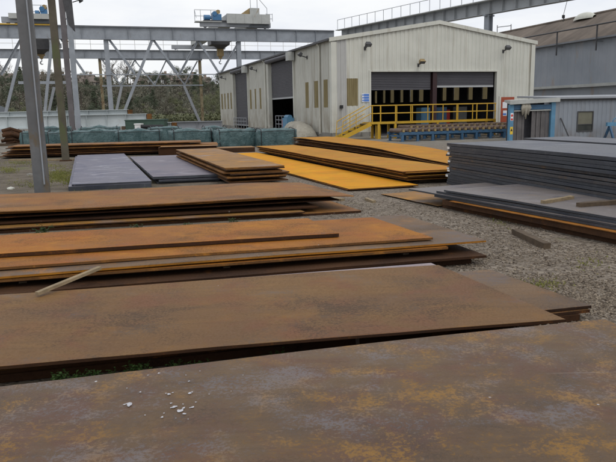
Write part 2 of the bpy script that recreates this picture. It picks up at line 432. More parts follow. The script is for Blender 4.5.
# ------------------------------------------------------------------ ground
g = MB(); g.quad((-3000, -200, 0), (3000, -200, 0), (3000, 4000, 0), (-3000, 4000, 0))
tag(g.build('ground', M['ground']), kind='structure')

# ------------------------------------------------------------------ steel plates
ORD = ['top', 'second from the top', 'third from the top', 'fourth from the top', 'fifth from the top', 'sixth from the top',
       'seventh from the top', 'eighth from the top', 'ninth from the top', 'tenth from the top', 'eleventh from the top',
       'twelfth from the top', 'thirteenth from the top', 'fourteenth from the top', 'fifteenth from the top', 'sixteenth from the top']

def dirv(a): return Vector((math.cos(R(a)), math.sin(R(a)), 0))

def plate(corner, a_len, L, a_wid, W, z, th, mats, label, group, warp=None, name='steel_plate', extra=None, chip=.008, nx=None):
    """flat bar of rolled plate. corner: world xy; length and width run along the two bearings; z is its top"""
    e1 = dirv(a_len); e2 = dirv(a_wid)
    flip = e1.x * e2.y - e1.y * e2.x < 0
    nx = nx or max(6, int(L * 2.2)); ny = max(3, int(W * 2))
    bev = .004
    xs = [0, bev] + [bev + (L - 2 * bev) * i / nx for i in range(1, nx)] + [L - bev, L]
    ys = [0, bev] + [bev + (W - 2 * bev) * i / ny for i in range(1, ny)] + [W - bev, W]
    rr = random.Random(hash(label) & 0xffff if False else sum(map(ord, label)))
    jx = [rr.uniform(-chip, chip) for _ in xs]; jy = [rr.uniform(-chip, chip) * .6 for _ in ys]
    mb = MB(); n2 = len(ys); ph_ = rr.uniform(0, 6)
    for i_, x_ in enumerate(xs): jx[i_] += chip * .9 * math.sin(x_ * 1.3 + ph_) + chip * .5 * math.sin(x_ * 3.1 + ph_ * 2)
    def P(i, j, top):
        x = xs[i]; y = ys[j]
        if j == 0 or j == n2 - 1: y += jx[i] * .6
        if i == 0 or i == len(xs) - 1: x += jy[j]
        q = e1 * x + e2 * y
        wz = warp(x / L, y / W) if warp else 0
        zz = wz if top else wz - th
        if top and (i in (0, len(xs) - 1) or j in (0, n2 - 1)): zz -= .003
        return (q.x, q.y, zz)
    for top in (True, False):
        vs = [P(i, j, top) for i in range(len(xs)) for j in range(n2)]
        fs = []
        for i in range(len(xs) - 1):
            for j in range(n2 - 1):
                f = (i * n2 + j, (i + 1) * n2 + j, (i + 1) * n2 + j + 1, i * n2 + j + 1)
                fs.append(f if top != flip else f[::-1])
        mb.mi = 0 if top else 1
        mb.add(vs, fs)
    N = len(xs) * n2; mb.mi = 1
    loop = [i * n2 for i in range(len(xs))] + [(len(xs) - 1) * n2 + j for j in range(1, n2)] + \
           [i * n2 + n2 - 1 for i in range(len(xs) - 2, -1, -1)] + [j for j in range(n2 - 2, 0, -1)]
    for k in range(len(loop)):
        a = loop[k]; b = loop[(k + 1) % len(loop)]
        f = (a, a + N, b + N, b)
        mb.f.append(f[::-1] if flip else f); mb.m.append(1)
    if extra: extra(mb, e1, e2, L, W, th)
    c = Vector((corner[0], corner[1], z))
    o = mb.build(name, mats, None, c)
    return tag(o, label, 'steel plate', group)

def bearer(p, q, z0, z1, label, group, wd=.1):
    d = Vector(q) - Vector(p)
    mb = MB(); L = d.length
    mb.box(0, L, -wd / 2, wd / 2, 0, z1 - z0)
    o = mb.build('timber_bearer', M['timberd'], None, (p[0], p[1], z0), math.atan2(d.y, d.x))
    return tag(o, label, 'timber bearer', group)

def splashes(mb, e1, e2, L, W, th):
    """dried white paint spots on the near plate"""
    rr = random.Random(5)
    mb.mi = 2
    base = Vector((2.35, 4.87, .22))
    spots = [(129, 404, .020), (140, 392, .008), (169, 394, .014), (180, 411, .024), (174, 407, .014), (190, 393, .013), (193, 407, .013), (189, 381, .008),
             (159, 373, .010), (186, 375, .005), (171, 403, .009), (162, 417, .010), (188, 419, .005), (148, 375, .006), (127, 388, .005), (164, 413, .006),
             (302, 385, .008), (319, 376, .006), (332, 378, .007), (348, 412, .010), (346, 442, .007), (357, 442, .006), (302, 441, .006), (243, 375, .005),
             (261, 410, .008), (525, 427, .008), (200, 371, .006), (209, 394, .006), (145, 415, .005), (176, 418, .004), (196, 402, .007), (183, 404, .006), (167, 386, .004), (231, 391, .004), (278, 397, .004)]
    for px, py, r in spots:
        p = at(px, py, .221) - base; n = 11
        for sub in range(1 if r < .012 else 3):
            ox, oy = (0, 0) if sub == 0 else (rr.uniform(-r, r) * 1.6, rr.uniform(-r, r) * 1.6)
            r2 = r if sub == 0 else r * .5
            vs = [(p.x + ox, p.y + oy, .0012 + .0003 * sub)]
            for k in range(n):
                a = 2 * math.pi * k / n; q = r2 * rr.uniform(.4, 1.15)
                vs.append((p.x + ox + math.cos(a) * q, p.y + oy + math.sin(a) * q * 1.1, .0010 + .0003 * sub))
            mb.add(vs, [(0, 1 + k, 1 + (k + 1) % n) for k in range(n)])

GA = 'rusty plates lying in the two stacks by the camera'
# A: the plate at the camera's feet
plate((2.35, 4.87), -166.7, 8.0, -75.5, 2.4, .22, .03, [M['rustA'], M['edge'], M['splash']],
      'large rusty plate with grey patches and white paint splashes, closest to the camera', GA, extra=splashes, chip=.012,
      warp=lambda s, t: .012 * math.sin(s * 8) - .004 * math.cos(t * 5))
plate((2.31, 4.80), -166.7, 7.8, -75.5, 2.3, .187, .03, [M['rustB'], M['edge']],
      'plate lying directly under the white-splashed plate closest to the camera', GA)
plate((2.40, 4.84), -166.7, 7.8, -75.5, 2.3, .154, .15, [M['rustB'], M['edge']],
      'thick slab at the bottom of the stack closest to the camera', GA)
# B
plate((2.06, 4.91), -170.4, 7.5, 109, 1.98, .205, .025, [M['rustB'], M['edge']],
      'wide brown plate behind the dark weedy gap, its corner touching the splashed plate', GA, chip=.012,
      warp=lambda s, t: .012 * math.sin(s * 7 + t * .6))
_p, _q = at(431, 262.8, .17), at(0, 296.0, .17)
plate((_p.x, _p.y), math.degrees(math.atan2(_q.y - _p.y, _q.x - _p.x)), 7.5, -71, 1.7, .17, .03, [M['scaleM2'], M['darkrust']],
      'pale mauve plate peeping out along the far edge of the wide brown plate', GA)
plate((2.52, 5.50), -166.8, 7, 111, 1.45, .165 - .034, .028, [M['rustDk'], M['edge']],
      'brown and grey plate sticking out past the wide brown plate onto the gravel', GA)
plate((2.50, 5.47), -166.8, 7, 111, 1.4, .10, .03, [M['rustB'], M['edge']],
      'plate second from the top of the low stack sticking out toward the gravel', GA)
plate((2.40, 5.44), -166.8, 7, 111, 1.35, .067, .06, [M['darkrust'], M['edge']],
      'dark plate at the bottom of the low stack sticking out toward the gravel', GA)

GD = 'orange-brown plates in the stack with the loose batten'
dD = -167.0
plate((.39, 7.93), -168.5, 7.2, 108, 1.25, .365, .045, [M['rustD'], M['edge']],
      'short thick orange-brown plate on top of the stack with the loose batten', GD)
plate((1.55, 7.80), dD, 8.2, 110, 1.7, .312, .03, [M['rustD'], M['edgeorange']],
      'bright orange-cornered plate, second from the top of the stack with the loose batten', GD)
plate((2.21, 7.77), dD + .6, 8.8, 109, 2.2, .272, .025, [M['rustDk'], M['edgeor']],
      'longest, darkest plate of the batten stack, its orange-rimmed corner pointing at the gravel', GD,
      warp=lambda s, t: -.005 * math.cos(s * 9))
plate((1.70, 7.60), dD, 8.3, 108, 1.9, .232, .03, [M['rustD'], M['edgeorange']],
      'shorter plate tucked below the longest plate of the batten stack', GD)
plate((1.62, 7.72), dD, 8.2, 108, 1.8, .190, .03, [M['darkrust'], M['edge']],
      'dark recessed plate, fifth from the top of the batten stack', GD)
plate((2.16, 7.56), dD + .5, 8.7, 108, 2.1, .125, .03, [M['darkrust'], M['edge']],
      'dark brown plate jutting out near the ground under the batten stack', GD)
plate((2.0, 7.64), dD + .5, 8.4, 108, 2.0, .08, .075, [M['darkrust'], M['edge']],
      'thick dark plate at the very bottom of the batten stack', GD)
for k in range(3):
    p = Vector((1.2, 7.68, 0)) + dirv(dD) * (k * 2.2)
    bearer(p, p + dirv(109) * 1.6, .1275, .158, 'thin spacer under the dark recessed plate of the batten stack', 'spacers in the batten stack', .08)

GE = 'tan plates in the long low stack with overhanging tips'
dE = -167.3
we = lambda s, t: -.05 * max(0, .12 - s) / .12 + .012 * math.sin(s * 8 + 1)
plate((.87, 11.87), dE, 9.2, 113, 2.6, .35, .018, [M['rustE'], M['edgeorange']],
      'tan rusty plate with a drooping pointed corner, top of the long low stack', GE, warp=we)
plate((.42, 11.80), dE - .6, 8.8, 111, 2.3, .318, .02, [M['rustE'], M['edgeorange']],
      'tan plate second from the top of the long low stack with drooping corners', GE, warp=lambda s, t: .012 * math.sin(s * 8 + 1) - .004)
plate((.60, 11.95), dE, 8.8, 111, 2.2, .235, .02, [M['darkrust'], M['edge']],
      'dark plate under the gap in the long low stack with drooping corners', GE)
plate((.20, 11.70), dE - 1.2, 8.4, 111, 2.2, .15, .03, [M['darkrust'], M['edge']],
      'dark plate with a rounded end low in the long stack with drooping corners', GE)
plate((-.05, 11.45), dE - .4, 8.2, 111, 2.2, .095, .025, [M['rustG'], M['darkrust']],
      'brown plate showing a lit edge near the ground of the long low stack', GE)
plate((1.0, 11.75), dE, 9.2, 111, 2.4, .045, .04, [M['rustE'], M['edge']],
      'bottom plate of the long low stack, poking out onto the gravel', GE)
for k in range(3):
    p = Vector((-.2, 12.3, 0)) + dirv(dE) * (k * 2.6)
    bearer(p, p + dirv(111) * 1.5, .155, .2125, 'spacer showing in the dark gap of the long low stack', 'spacers in the long low stack', .09)
    bearer(p, p + dirv(111) * 1.5, .239, .284, 'upper spacer showing in the dark gap of the long low stack', 'upper spacers in the long low stack', .09)

GF = 'blue-grey plates on the earth'
plate((-5.99, 16.25), 14.5, 1.98, 108.7, 12.7, .16, .045, [M['scale'], M['dark']],
      'long blue-grey plate beside the thick grey column, top of its pair', GF)
plate((-6.06, 16.2), 14.5, 2.05, 108.7, 12.7, .112, .11, [M['scale'], M['dark']],
      'blue-grey slab under the long plate beside the thick grey column', GF)
plate((-4.17, 17.35), 12.5, 1.85, 109, 9.0, .205, .07, [M['scaleM'], M['dark']],
      'mauve-grey plate between the long blue-grey plate and the brown stack', GF)
plate((-4.02, 17.34), 12.5, 1.75, 109, 8.9, .11, .05, [M['scale'], M['dark']],
      'lower grey plate edge under the mauve-grey plate', GF)
plate((-4.1, 17.45), 12.5, 1.7, 109, 8.7, .055, .05, [M['scale'], M['dark']],
      'grey plate on the ground beneath the mauve-grey plate', GF)
for k in range(3):
    p = Vector((-4.1, 17.6, 0)) + dirv(109) * (k * 3)
    bearer(p, p + dirv(12.5) * 1.7, .113, .134, 'spacer holding up the mauve-grey plate', 'spacers under the mauve-grey plate', .09)

GG = 'brown plates of the short stack behind the mauve-grey plate'
rg = random.Random(3)
zt = .50
for k in range(7):
    ox = rg.uniform(-.06, .14) if k else 0; oy = rg.uniform(-.1, .05) if k else 0
    th = .035
    plate((-2.07 + ox, 16.23 + oy), 17 + rg.uniform(-.8, .8), 1.55, 108.7 + rg.uniform(-.6, .6), 9.3, zt, th,
          [M['rustG'] if k < 2 else M['rustE'], M['edgeorange'] if k in (0, 2, 4) else M['darkrust']],
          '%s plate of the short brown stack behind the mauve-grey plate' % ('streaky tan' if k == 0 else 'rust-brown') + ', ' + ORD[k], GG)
    zt -= th + (.003, .045, .004, .042, .003, .05, .01)[k]

GH = 'bright yellow-rust plates'
plate((.98, 14.92), 17, 1.80, 110, 14.5, .065, .03, [M['rustY'], M['edgeorange']],
      'broad flat yellow-orange plate lying on the ground by the brown stack', GH, warp=lambda s, t: 0)
plate((.95, 15.0), 17, 1.72, 110, 14.4, .032, .03, [M['rustYd'], M['edge']],
      'plate hidden but for its rim under the broad flat yellow-orange plate', GH)
zt = .34; _i = at(402.5, 171.5, .34)
for k in range(6):
    th = .022; ph = .3 * k
    plate((_i.x + (0, .10, .02, .14, .06, .12)[k], _i.y - (0, .05, -.05, .06, .03, .02)[k]), 15, 1.75, 109.3, 14.2, zt, th,
          [M['rustYd'], M['edgeorange'] if k % 2 == 0 else M['edge']],
          'ochre plate of the long gently curved stack, ' + ORD[k], 'ochre plates of the long gently curved stack',
          warp=lambda s, t, ph=ph, k=k: .009 * math.sin(t * 11 + k * .35), nx=5)
    zt -= th + (.014, .01, .036, .012, .04, .03)[k]
for k in range(4):
    p = Vector((_i.x, _i.y, 0)) + dirv(15) * .62 + dirv(109.3) * (.4 + k * 4.0)
    bearer(p, p + dirv(15) * 1.05, 0, .072, 'timber bearer under the long gently curved stack of ochre plates', 'bearers under the gently curved stack', .12)
def buckle(t, f, k):
    r = min(1, t / .5); r = r * r * (3 - 2 * r)
    return f * (.20 + .27 * r + .02 * math.sin(t * 9)) + .008 * math.sin(t * 23 + k * 1.3)
for k in range(9):
    f = 1 - k / 9.0
    plate((4.38 + (0, .05, -.03, .08, .02, -.03, .06, 0, .03)[k], 18.9), 15, 1.9, 109.1, 15.6, .03, .018,
          [M['rustYd'] if k < 1 else M['rustE'], M['edgeorange'] if k in (0, 3) else M['edge']],
          'wavy %s plate of the farther buckled stack, ' % ('ochre' if k == 0 else 'dark-edged') + ORD[k], 'wavy plates of the farther buckled stack',
          warp=lambda s, t, k=k, f=f: buckle(t, f, k), nx=5)

# K: the tall charcoal stack
rk = random.Random(11)
zt = 1.05
def tips(col_i):
    def f(mb, e1, e2, L, W, th):
        mb.mi = 2
        n = e1 * -1
        for y0, y1 in ((.05, .11), (.16, .2)):
            a = e2 * y0 - e1 * .012; b = e2 * y1 - e1 * .012
            mb.quad((a.x, a.y, -th * .95), (a.x, a.y, -th * .05), (b.x, b.y, -th * .05), (b.x, b.y, -th * .95))
            mb.quad((b.x, b.y, -th * .95), (b.x, b.y, -th * .05), (a.x, a.y, -th * .05), (a.x, a.y, -th * .95))
        a = e2 * -.011 + e1 * .0; b = e2 * -.011 + e1 * .12
        mb.quad((a.x, a.y, -th * .95), (b.x, b.y, -th * .95), (b.x, b.y, -th * .1), (a.x, a.y, -th * .1))
    return f
for k in range(16):
    th = rk.choice([.05, .055, .06, .065]); gap = rk.choice([.003, .004, .006, .004, .012])
    if k == 15: th = max(.03, zt - .06); 
    ox = rk.uniform(-.12, .05) * (1.8 if k in (2, 8, 11) else 1) if k else 0
    pm = k in (1, 3, 6, 9, 10, 12)
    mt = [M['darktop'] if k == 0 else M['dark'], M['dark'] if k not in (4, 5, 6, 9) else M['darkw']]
    if pm: mt.append(M['white'])
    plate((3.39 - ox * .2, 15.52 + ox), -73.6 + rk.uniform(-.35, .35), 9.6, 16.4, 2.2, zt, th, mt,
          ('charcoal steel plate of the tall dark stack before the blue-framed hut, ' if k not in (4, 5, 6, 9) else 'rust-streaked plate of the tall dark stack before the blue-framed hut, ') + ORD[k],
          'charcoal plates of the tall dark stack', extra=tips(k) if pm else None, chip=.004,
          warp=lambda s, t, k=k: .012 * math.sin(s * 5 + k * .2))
    zt -= th + gap
    if zt < .09: break
for k in range(4):
    p = Vector((3.55, 15.2, 0)) + dirv(-73.6) * (k * 2.6)
    bearer(p, p + dirv(16.4) * 2.1, 0, .05, 'timber bearer under the tall dark stack before the blue-framed hut', 'bearers under the tall dark stack', .14)
zt = 1.0
for k in range(9):
    th = .075
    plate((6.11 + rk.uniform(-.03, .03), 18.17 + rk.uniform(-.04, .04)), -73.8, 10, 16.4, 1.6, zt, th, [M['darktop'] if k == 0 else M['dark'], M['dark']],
          'dark plate of the smaller charcoal stack nearer the hut, ' + ORD[k], 'dark plates of the smaller stack by the hut')
    zt -= th + .008
    if zt < th: zt = th

GL = 'grey-topped plates of the low stack beside the gravel'
plate((2.59, 12.03), -64, 8.0, 22, 1.9, .365, .035, [M['scaleL'], M['dark']],
      'grey-brown plate on top of the low stack beside the gravel, two timbers lying on it', GL, warp=lambda s, t: .008 * math.sin(s * 9))
plate((2.50, 12.28), -64.3, 8.2, 22, 1.9, .318, .04, [M['scaleL'], M['dark']],
      'dark-edged plate second from the top of the low stack beside the gravel', GL)
plate((2.08, 13.02), -64.4, 8.9, 24, 2.2, .274, .03, [M['scaleL'], M['dark']],
      'plate with the far-pointing tip, third from the top of the low gravel-side stack', GL)
plate((2.46, 12.27), -64.6, 8.3, 24, 2.0, .24, .04, [M['dark'], M['dark']],
      'dark plate fourth from the top of the low stack beside the gravel', GL)
plate((2.63, 11.72), -65.0, 7.6, 24, 2.0, .195, .014, [M['rustD'], M['edgeorange']],
      'plate with the bright orange rim in the low stack beside the gravel', GL)
plate((2.56, 12.0), -65.4, 8.2, 24, 2.0, .178, .09, [M['darkrust'], M['darkrust']],
      'thick rusty slab under the orange-rimmed plate beside the gravel', GL)
plate((2.60, 12.2), -65.8, 8.4, 24, 2.0, .085, .085, [M['darkrust'], M['darkrust']],
      'rusty slab on the gravel at the bottom of the low grey-topped stack', GL)
tp = at(381, 194, .03)
plate((tp.x, tp.y), -66, 2.1, 24, 1.1, .03, .012, [M['rustG'], M['edge']],
      'small thin rusty offcut plate lying flat on the gravel before the tall dark stack', 'loose offcuts', chip=.03)

# N: long dark stack by the tarped bales
GN = 'dark rusty plates of the long stack in front of the tarped bales'
rn = random.Random(21)
nO = at(9, 146.5, .55); dN = 7.0
zt = .56
for k in range(7):
    th = .04
    oy = rn.uniform(-.12, .12); ox = rn.uniform(-.5, .3)
    L = (8.6, 8.2, 9.3, 8.6, 9.0, 8.8, 9.2)[k]
    plate((nO.x + ox, nO.y + oy - .15), dN, L, 100, 1.8, zt, th, [M['rustE'], M['edgeorange'] if k in (0, 2) else M['darkrust']],
          '%s plate of the long stack before the tarped bales, ' % ('tan-edged' if k in (0, 2) else 'dark') + ORD[k], GN)
    zt -= th + (.035, .012, .05, .03, .04, .04, .02)[k]
pz = at(160, 147, .40)
plate((pz.x, pz.y), 6, 2.6, 100, 1.2, .40, .03, [M['rustG'], M['edge']], 'short tan plate end between the long dark stack and the bales', 'loose plates before the bales')
plate((pz.x - .1, pz.y + .06), 6, 2.6, 100, 1.2, .36, .35, [M['darkrust'], M['edge']], 'thick dark block under the short tan plate end', 'loose plates before the bales')
pz = at(182, 149.5, .22)
plate((pz.x, pz.y), 12, 3.4, 102, 1.3, .22, .22, [M['rustG'], M['darkrust']], 'low grey-brown slab between the brown stack and the bales', 'loose plates before the bales')
for k, (a, b) in enumerate([((10, 160.5), (75, 160.5)), ((5, 153), (42, 153.5))]):
    p = at(*a); q = at(*b)
    if k: p.y += 1.4; q.y += 1.4
    mb = MB(); d = q - p; mb.box(0, d.length, -.09, .09, 0, .06)
    tag(mb.build('timber_plank', M['timber'], None, p, math.atan2(d.y, d.x)),
        ('pale timber plank on the earth in front of the long dark stack', 'pale plank end poking out beside the rusty scrap')[k], 'timber plank', 'planks on the earth')

# ------------------------------------------------------------------ loose timbers
def batten(p, q, z, wd, h, label, mat='timber', name='timber_batten', roll=0):
    d = q - p; L = d.length; mb = MB()
    n = 8; rr = random.Random(int(L * 1000))
    rows = []
    for i in range(n + 1):
        x = L * i / n; j = rr.uniform(-.004, .004); sw = wd / 2 * (1 if 0 < i < n else .93)
        rows += [(x, -sw + j, 0), (x, sw + j, 0), (x, sw + j, h + j), (x, -sw + j, h - j)]
    fs = []
    for i in range(n):
        for k in range(4):
            fs.append((i * 4 + k, (i + 1) * 4 + k, (i + 1) * 4 + (k + 1) % 4, i * 4 + (k + 1) % 4))
    fs += [(0, 1, 2, 3), (n * 4 + 3, n * 4 + 2, n * 4 + 1, n * 4)]
    mb.add(rows, fs)
    o = mb.build(name, M[mat], None, (p.x, p.y, z), math.atan2(d.y, d.x))
    return tag(o, label, 'timber')
# leaning batten: foot on plate B, head on the batten stack
p0 = at(37, 295, .215); p1 = at(100, 269, .29)
mb = MB(); mb.bar((0, 0, .014), p1 - p0 + Vector((0, 0, .014)), .05, .03)
tag(mb.build('timber_batten', M['timber'], None, p0), 'square loose batten leaning from the wide brown plate onto the stack behind', 'timber')
batten(at(543, 203.5, .37), at(572, 198.5, .37), .367, .09, .05, 'short pale timber on the grey-topped stack beside the gravel')
batten(at(578, 206.5, .37), at(640, 202, .37), .367, .10, .06, 'longer dark timber on the grey-topped stack beside the gravel', 'timberd')
batten(at(515, 234, 0), at(547, 249, 0), 0, .11, .08, 'rotten dark baulk lying on the open gravel', 'timberd', 'timber_baulk')
batten(at(333, 199.5, 0), at(343, 201, 0), 0, .12, .05, 'short wood scrap beside the drooping plate tips', 'timber', 'wood_scrap')
batten(at(366, 200, 0), at(374, 203, 0), 0, .08, .05, 'small pale wood scrap on the gravel past the plate tips', 'timber', 'wood_scrap')

# ------------------------------------------------------------------ gravel stones
rs = random.Random(99); mb = MB()
def stone(x, y, s):
    vs = []
    for d in ((1, 0, 0), (-1, 0, 0), (0, 1, 0), (0, -1, 0), (0, 0, 1), (0, 0, -.6)):
        k = rs.uniform(.6, 1.15) * s
        vs.append((x + d[0] * k + rs.uniform(-.3, .3) * s, y + d[1] * k + rs.uniform(-.3, .3) * s, d[2] * k * .75 + s * .25))
    mb.add(vs, [(0, 2, 4), (2, 1, 4), (1, 3, 4), (3, 0, 4), (2, 0, 5), (1, 2, 5), (3, 1, 5), (0, 3, 5)])
cnt = 0
while cnt < 16000:
    py = 195 + 135 * rs.random() ** .8; px = rs.uniform(330, 650)
    if py < 470 - px * .42 - 60 + 0: pass
    p = at(px, py)
    if p.y > 17 or p.y < 4.6 or p.x < .3: continue
    if p.x < 1.0 + 0 and p.y < 11: continue
    s = rs.uniform(.008, .020) * (1.3 if rs.random() < .08 else .85)
    if mnoise.noise(Vector((p.x * .9, p.y * .9, 0))) + .6 * mnoise.noise(Vector((p.x * 2.7, p.y * 2.7, 5))) < rs.uniform(-.5, .15): continue
    stone(p.x, p.y, s); cnt += 1
tag(mb.build('gravel_stones', M['stone']), 'loose crushed grey-brown stones covering the yard between the plate stacks', 'gravel', kind='stuff')

# ------------------------------------------------------------------ weeds
def weed(p, size, n, label, seed):
    rr = random.Random(seed); st = MB(); lf = MB()
    for i in range(n):
        a = rr.uniform(0, 6.28); r = rr.uniform(.1, 1) * size * .9; h = rr.uniform(.25, 1) * size
        tip = Vector((math.cos(a) * r, math.sin(a) * r * .55, h))
        st.tube([(math.cos(a) * r * .3, math.sin(a) * r * .2, 0), tip * .6, tip], .0016, 4, False)
        for k in range(5):
            b = rr.uniform(0, 6.28); l = size * rr.uniform(.14, .26)
            d = Vector((math.cos(b), math.sin(b), rr.uniform(-.3, .5))).normalized(); s2 = d.cross(Vector((rr.uniform(-.4, .4), rr.uniform(-.4, .4), 1))).normalized()
            c = tip * rr.uniform(.6, 1.0)
            lf.add([c, c + d * l * .5 + s2 * l * .3, c + d * l, c + d * l * .5 - s2 * l * .3], [(0, 1, 2, 3)])
    e = empty('weed', p, 0, label, 'weed', 'weeds in the gaps between plates')
    st.build('stem', M['weed'], e); lf.build('leaves', M['weed'], e)
wl = [(62, 374.5, .16, 26), (78, 372, .14, 26), (95, 370.5, .13, 22), (110, 368.5, .12, 18), (135, 365.5, .16, 30), (148, 364.5, .12, 16), (178, 361.5, .13, 18), (195, 359, .12, 16), (208, 358, .12, 12), (270, 352.5, .12, 16), (282, 350.5, .14, 20)]
wn = ['westmost', 'second', 'third', 'fourth', 'tallest fifth', 'sixth', 'seventh', 'eighth', 'ninth', 'tenth', 'last']
for i, (px, py, s, n) in enumerate(wl):
    q = at(px, py, .1); q.z = 0
    weed((q.x, q.y, 0), s * .85, n, 'green weed, %s along the dark gap behind the white-splashed plate' % wn[i], i)
for i, (px, py, s, nm) in enumerate([(44, 229, .2, 'bushy'), (137, 225, .16, 'spreading'), (187, 222.5, .13, 'small'), (12, 232, .1, 'tiny'), (234, 219, .15, 'leafy'), (85, 228, .07, 'sparse')]):
    q = at(px, py, .12)
    weed((q.x, q.y, 0), s, 30, '%s green weed at the foot of the long low tan stack' % nm, 40 + i)

# grass on the packed earth
mb = MB(); rgs = random.Random(31)
for cx, cy, sx_, sy_, n in ((60, 176, 11, 5, 2600), (72, 182, 6, 3, 700), (8, 170, 8, 3, 500), (20, 163, 16, 2, 500), (50, 166, 14, 2, 400), (28, 184, 20, 4, 250), (543, 285, 20, 5, 260), (500, 222, 12, 6, 90), (150, 190, 60, 3, 200), (590, 262, 18, 8, 80)):
    for i in range(n):
        p = at(cx + rgs.gauss(0, sx_ * .6), cy + rgs.gauss(0, sy_ * .6)); h = rgs.uniform(.02, .05) * (.6 if cx > 300 else 1)
        a = rgs.uniform(0, 3.14); d = Vector((math.cos(a), math.sin(a), 0)) * rgs.uniform(.006, .016); l = Vector((rgs.uniform(-.5, .5), rgs.uniform(-.5, .5), 0)) * h
        mb.add([p - d, p + d, p + l + Vector((0, 0, h))], [(0, 1, 2)])
M['grass'] = foliage('short_grass', (.14, .155, .035), (.22, .22, .06), (.19, .165, .07))
tag(mb.build('grass', M['grass']), 'short yellow-green grass growing in patches on the packed earth', 'grass', kind='stuff')

# ------------------------------------------------------------------ main workshop building
PHI = R(18.5)
C0 = at(333, 137.5)
FB = Frame(C0.x, C0.y, PHI)
BW, BD, EAVE, APEX = 16.2, 39.4, 6.6, 7.9
bld = empty('workshop_building', C0, PHI, 'long cream clad workshop with a low gable and roller doors', 'building')
def rake(u): return EAVE + (APEX - EAVE) * (1 - abs(u - BW / 2) / (BW / 2))

def corr(mb, fn, u0, u1, zb, zt, per=.32, dep=.035):
    """ribbed sheet between u0 and u1; fn(u, depth, z) gives the point; zt may be a function"""
    pts = []
    k = math.floor(u0 / per) - 1
    prof = ((0, 0), (.42, 0), (.52, 1), (.90, 1))
    while k * per < u1 + per:
        for a, d in prof: pts.append(((k + a) * per, d * dep))
        k += 1
    def dep_at(u):
        for (a, d), (b, e) in zip(pts, pts[1:]):
            if a <= u <= b: return d + (e - d) * (u - a) / (b - a)
        return 0
    us = [(u0, dep_at(u0))] + [p for p in pts if u0 + .001 < p[0] < u1 - .001] + [(u1, dep_at(u1))]
    for (a, d), (b, e) in zip(us, us[1:]):
        za = zt(a) if callable(zt) else zt; zb2 = zt(b) if callable(zt) else zt
        mb.quad(fn(a, d, zb), fn(b, e, zb), fn(b, e, zb2), fn(a, d, za))

front = lambda u, d, z: (u, -.04 + d, z)
side = lambda v, d, z: (-.04 + d, v, z)
rside = lambda v, d, z: (BW + .04 - d, v, z)
wf = MB()
top = lambda u: rake(u) - .05
DR0, DR1, DRZ = 2.84, 13.0, 4.40
wf.mi = 0
corr(wf, front, 1.04, 1.88, .3, 2.12); corr(wf, front, 1.04, 1.88, 3.96, top)
corr(wf, front, 1.88, DR0, .3, top); corr(wf, front, DR0, DR1, DRZ, top); corr(wf, front, DR1, BW - .02, .3, top)
wf.build('front_wall', M['clad'], bld)
wf = MB(); corr(wf, front, .02, 1.04, .3, top); wf.build('front_wall', M['cladg'], bld)['label'] = 'greyer cladding strip at the corner of the gable wall'
sideopen = [(.82, 1.63, 2.05, 3.95), (2.85, 3.66, 2.05, 3.95), (4.89, 5.69, 2.05, 3.95), (8.53, 15.96, .02, 6.12), (19.0, 19.6, 2.1, 4.05), (20.94, 21.5, 2.1, 4.05),
            (22.83, 23.55, 2.1, 4.05), (24.26, 31.08, .02, 6.10), (32.4, 33.1, 2.2, 4.05), (34.13, 34.84, 2.2, 4.05), (35.94, 36.67, 2.2, 4.05), (37.7, 38.5, 2.2, 4.05)]
ropen = [(1.2 + 2.2 * i, 2.2 + 2.2 * i + (.12 if i % 3 == 1 else -.1), 2.5, 3.9) for i in range(17)]
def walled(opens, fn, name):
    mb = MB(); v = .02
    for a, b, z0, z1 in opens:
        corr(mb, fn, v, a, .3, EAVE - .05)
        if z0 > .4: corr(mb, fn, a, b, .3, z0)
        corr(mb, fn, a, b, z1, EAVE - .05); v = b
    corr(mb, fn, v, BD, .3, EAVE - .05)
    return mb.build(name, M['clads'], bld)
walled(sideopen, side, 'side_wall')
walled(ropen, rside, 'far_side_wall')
mb = MB(); mb.box(.05, BW - .05, BD, BD + .05, 0, EAVE); mb.build('back_wall', M['clad'], bld)
# plinth: old concrete dwarf wall, with the doorways left open
mb = MB()
for u0, u1 in ((-.06, DR0), (DR1, BW + .06)): mb.box(u0, u1, -.09, .12, 0, .3)
for v0, v1 in ((.12, 8.53), (15.96, 24.26), (31.08, BD)): mb.box(-.09, .12, v0, v1, 0, .3)
mb.box(BW - .12, BW + .09, .12, BD, 0, .3)
mb.build('plinth', M['concrete'], bld)
# lining: added inner sheets, their dark colour standing in for the unlit interior
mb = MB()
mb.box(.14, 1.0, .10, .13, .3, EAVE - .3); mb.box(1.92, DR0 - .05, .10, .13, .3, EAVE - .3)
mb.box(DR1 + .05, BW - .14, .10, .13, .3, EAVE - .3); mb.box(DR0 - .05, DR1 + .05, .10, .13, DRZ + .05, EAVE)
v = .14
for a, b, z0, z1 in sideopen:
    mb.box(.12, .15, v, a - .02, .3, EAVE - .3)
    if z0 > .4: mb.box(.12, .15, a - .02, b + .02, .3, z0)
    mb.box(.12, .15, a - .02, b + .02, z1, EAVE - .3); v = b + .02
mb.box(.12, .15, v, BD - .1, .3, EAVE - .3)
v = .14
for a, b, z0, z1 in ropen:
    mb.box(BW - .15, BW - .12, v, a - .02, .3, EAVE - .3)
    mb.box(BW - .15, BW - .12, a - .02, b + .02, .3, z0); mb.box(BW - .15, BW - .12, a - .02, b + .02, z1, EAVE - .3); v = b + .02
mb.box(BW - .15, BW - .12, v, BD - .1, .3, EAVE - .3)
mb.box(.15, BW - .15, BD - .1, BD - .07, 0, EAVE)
mb.quad((.15, .14, EAVE - .28), (BW / 2, .14, APEX - .28), (BW / 2, BD - .1, APEX - .28), (.15, BD - .1, EAVE - .28))
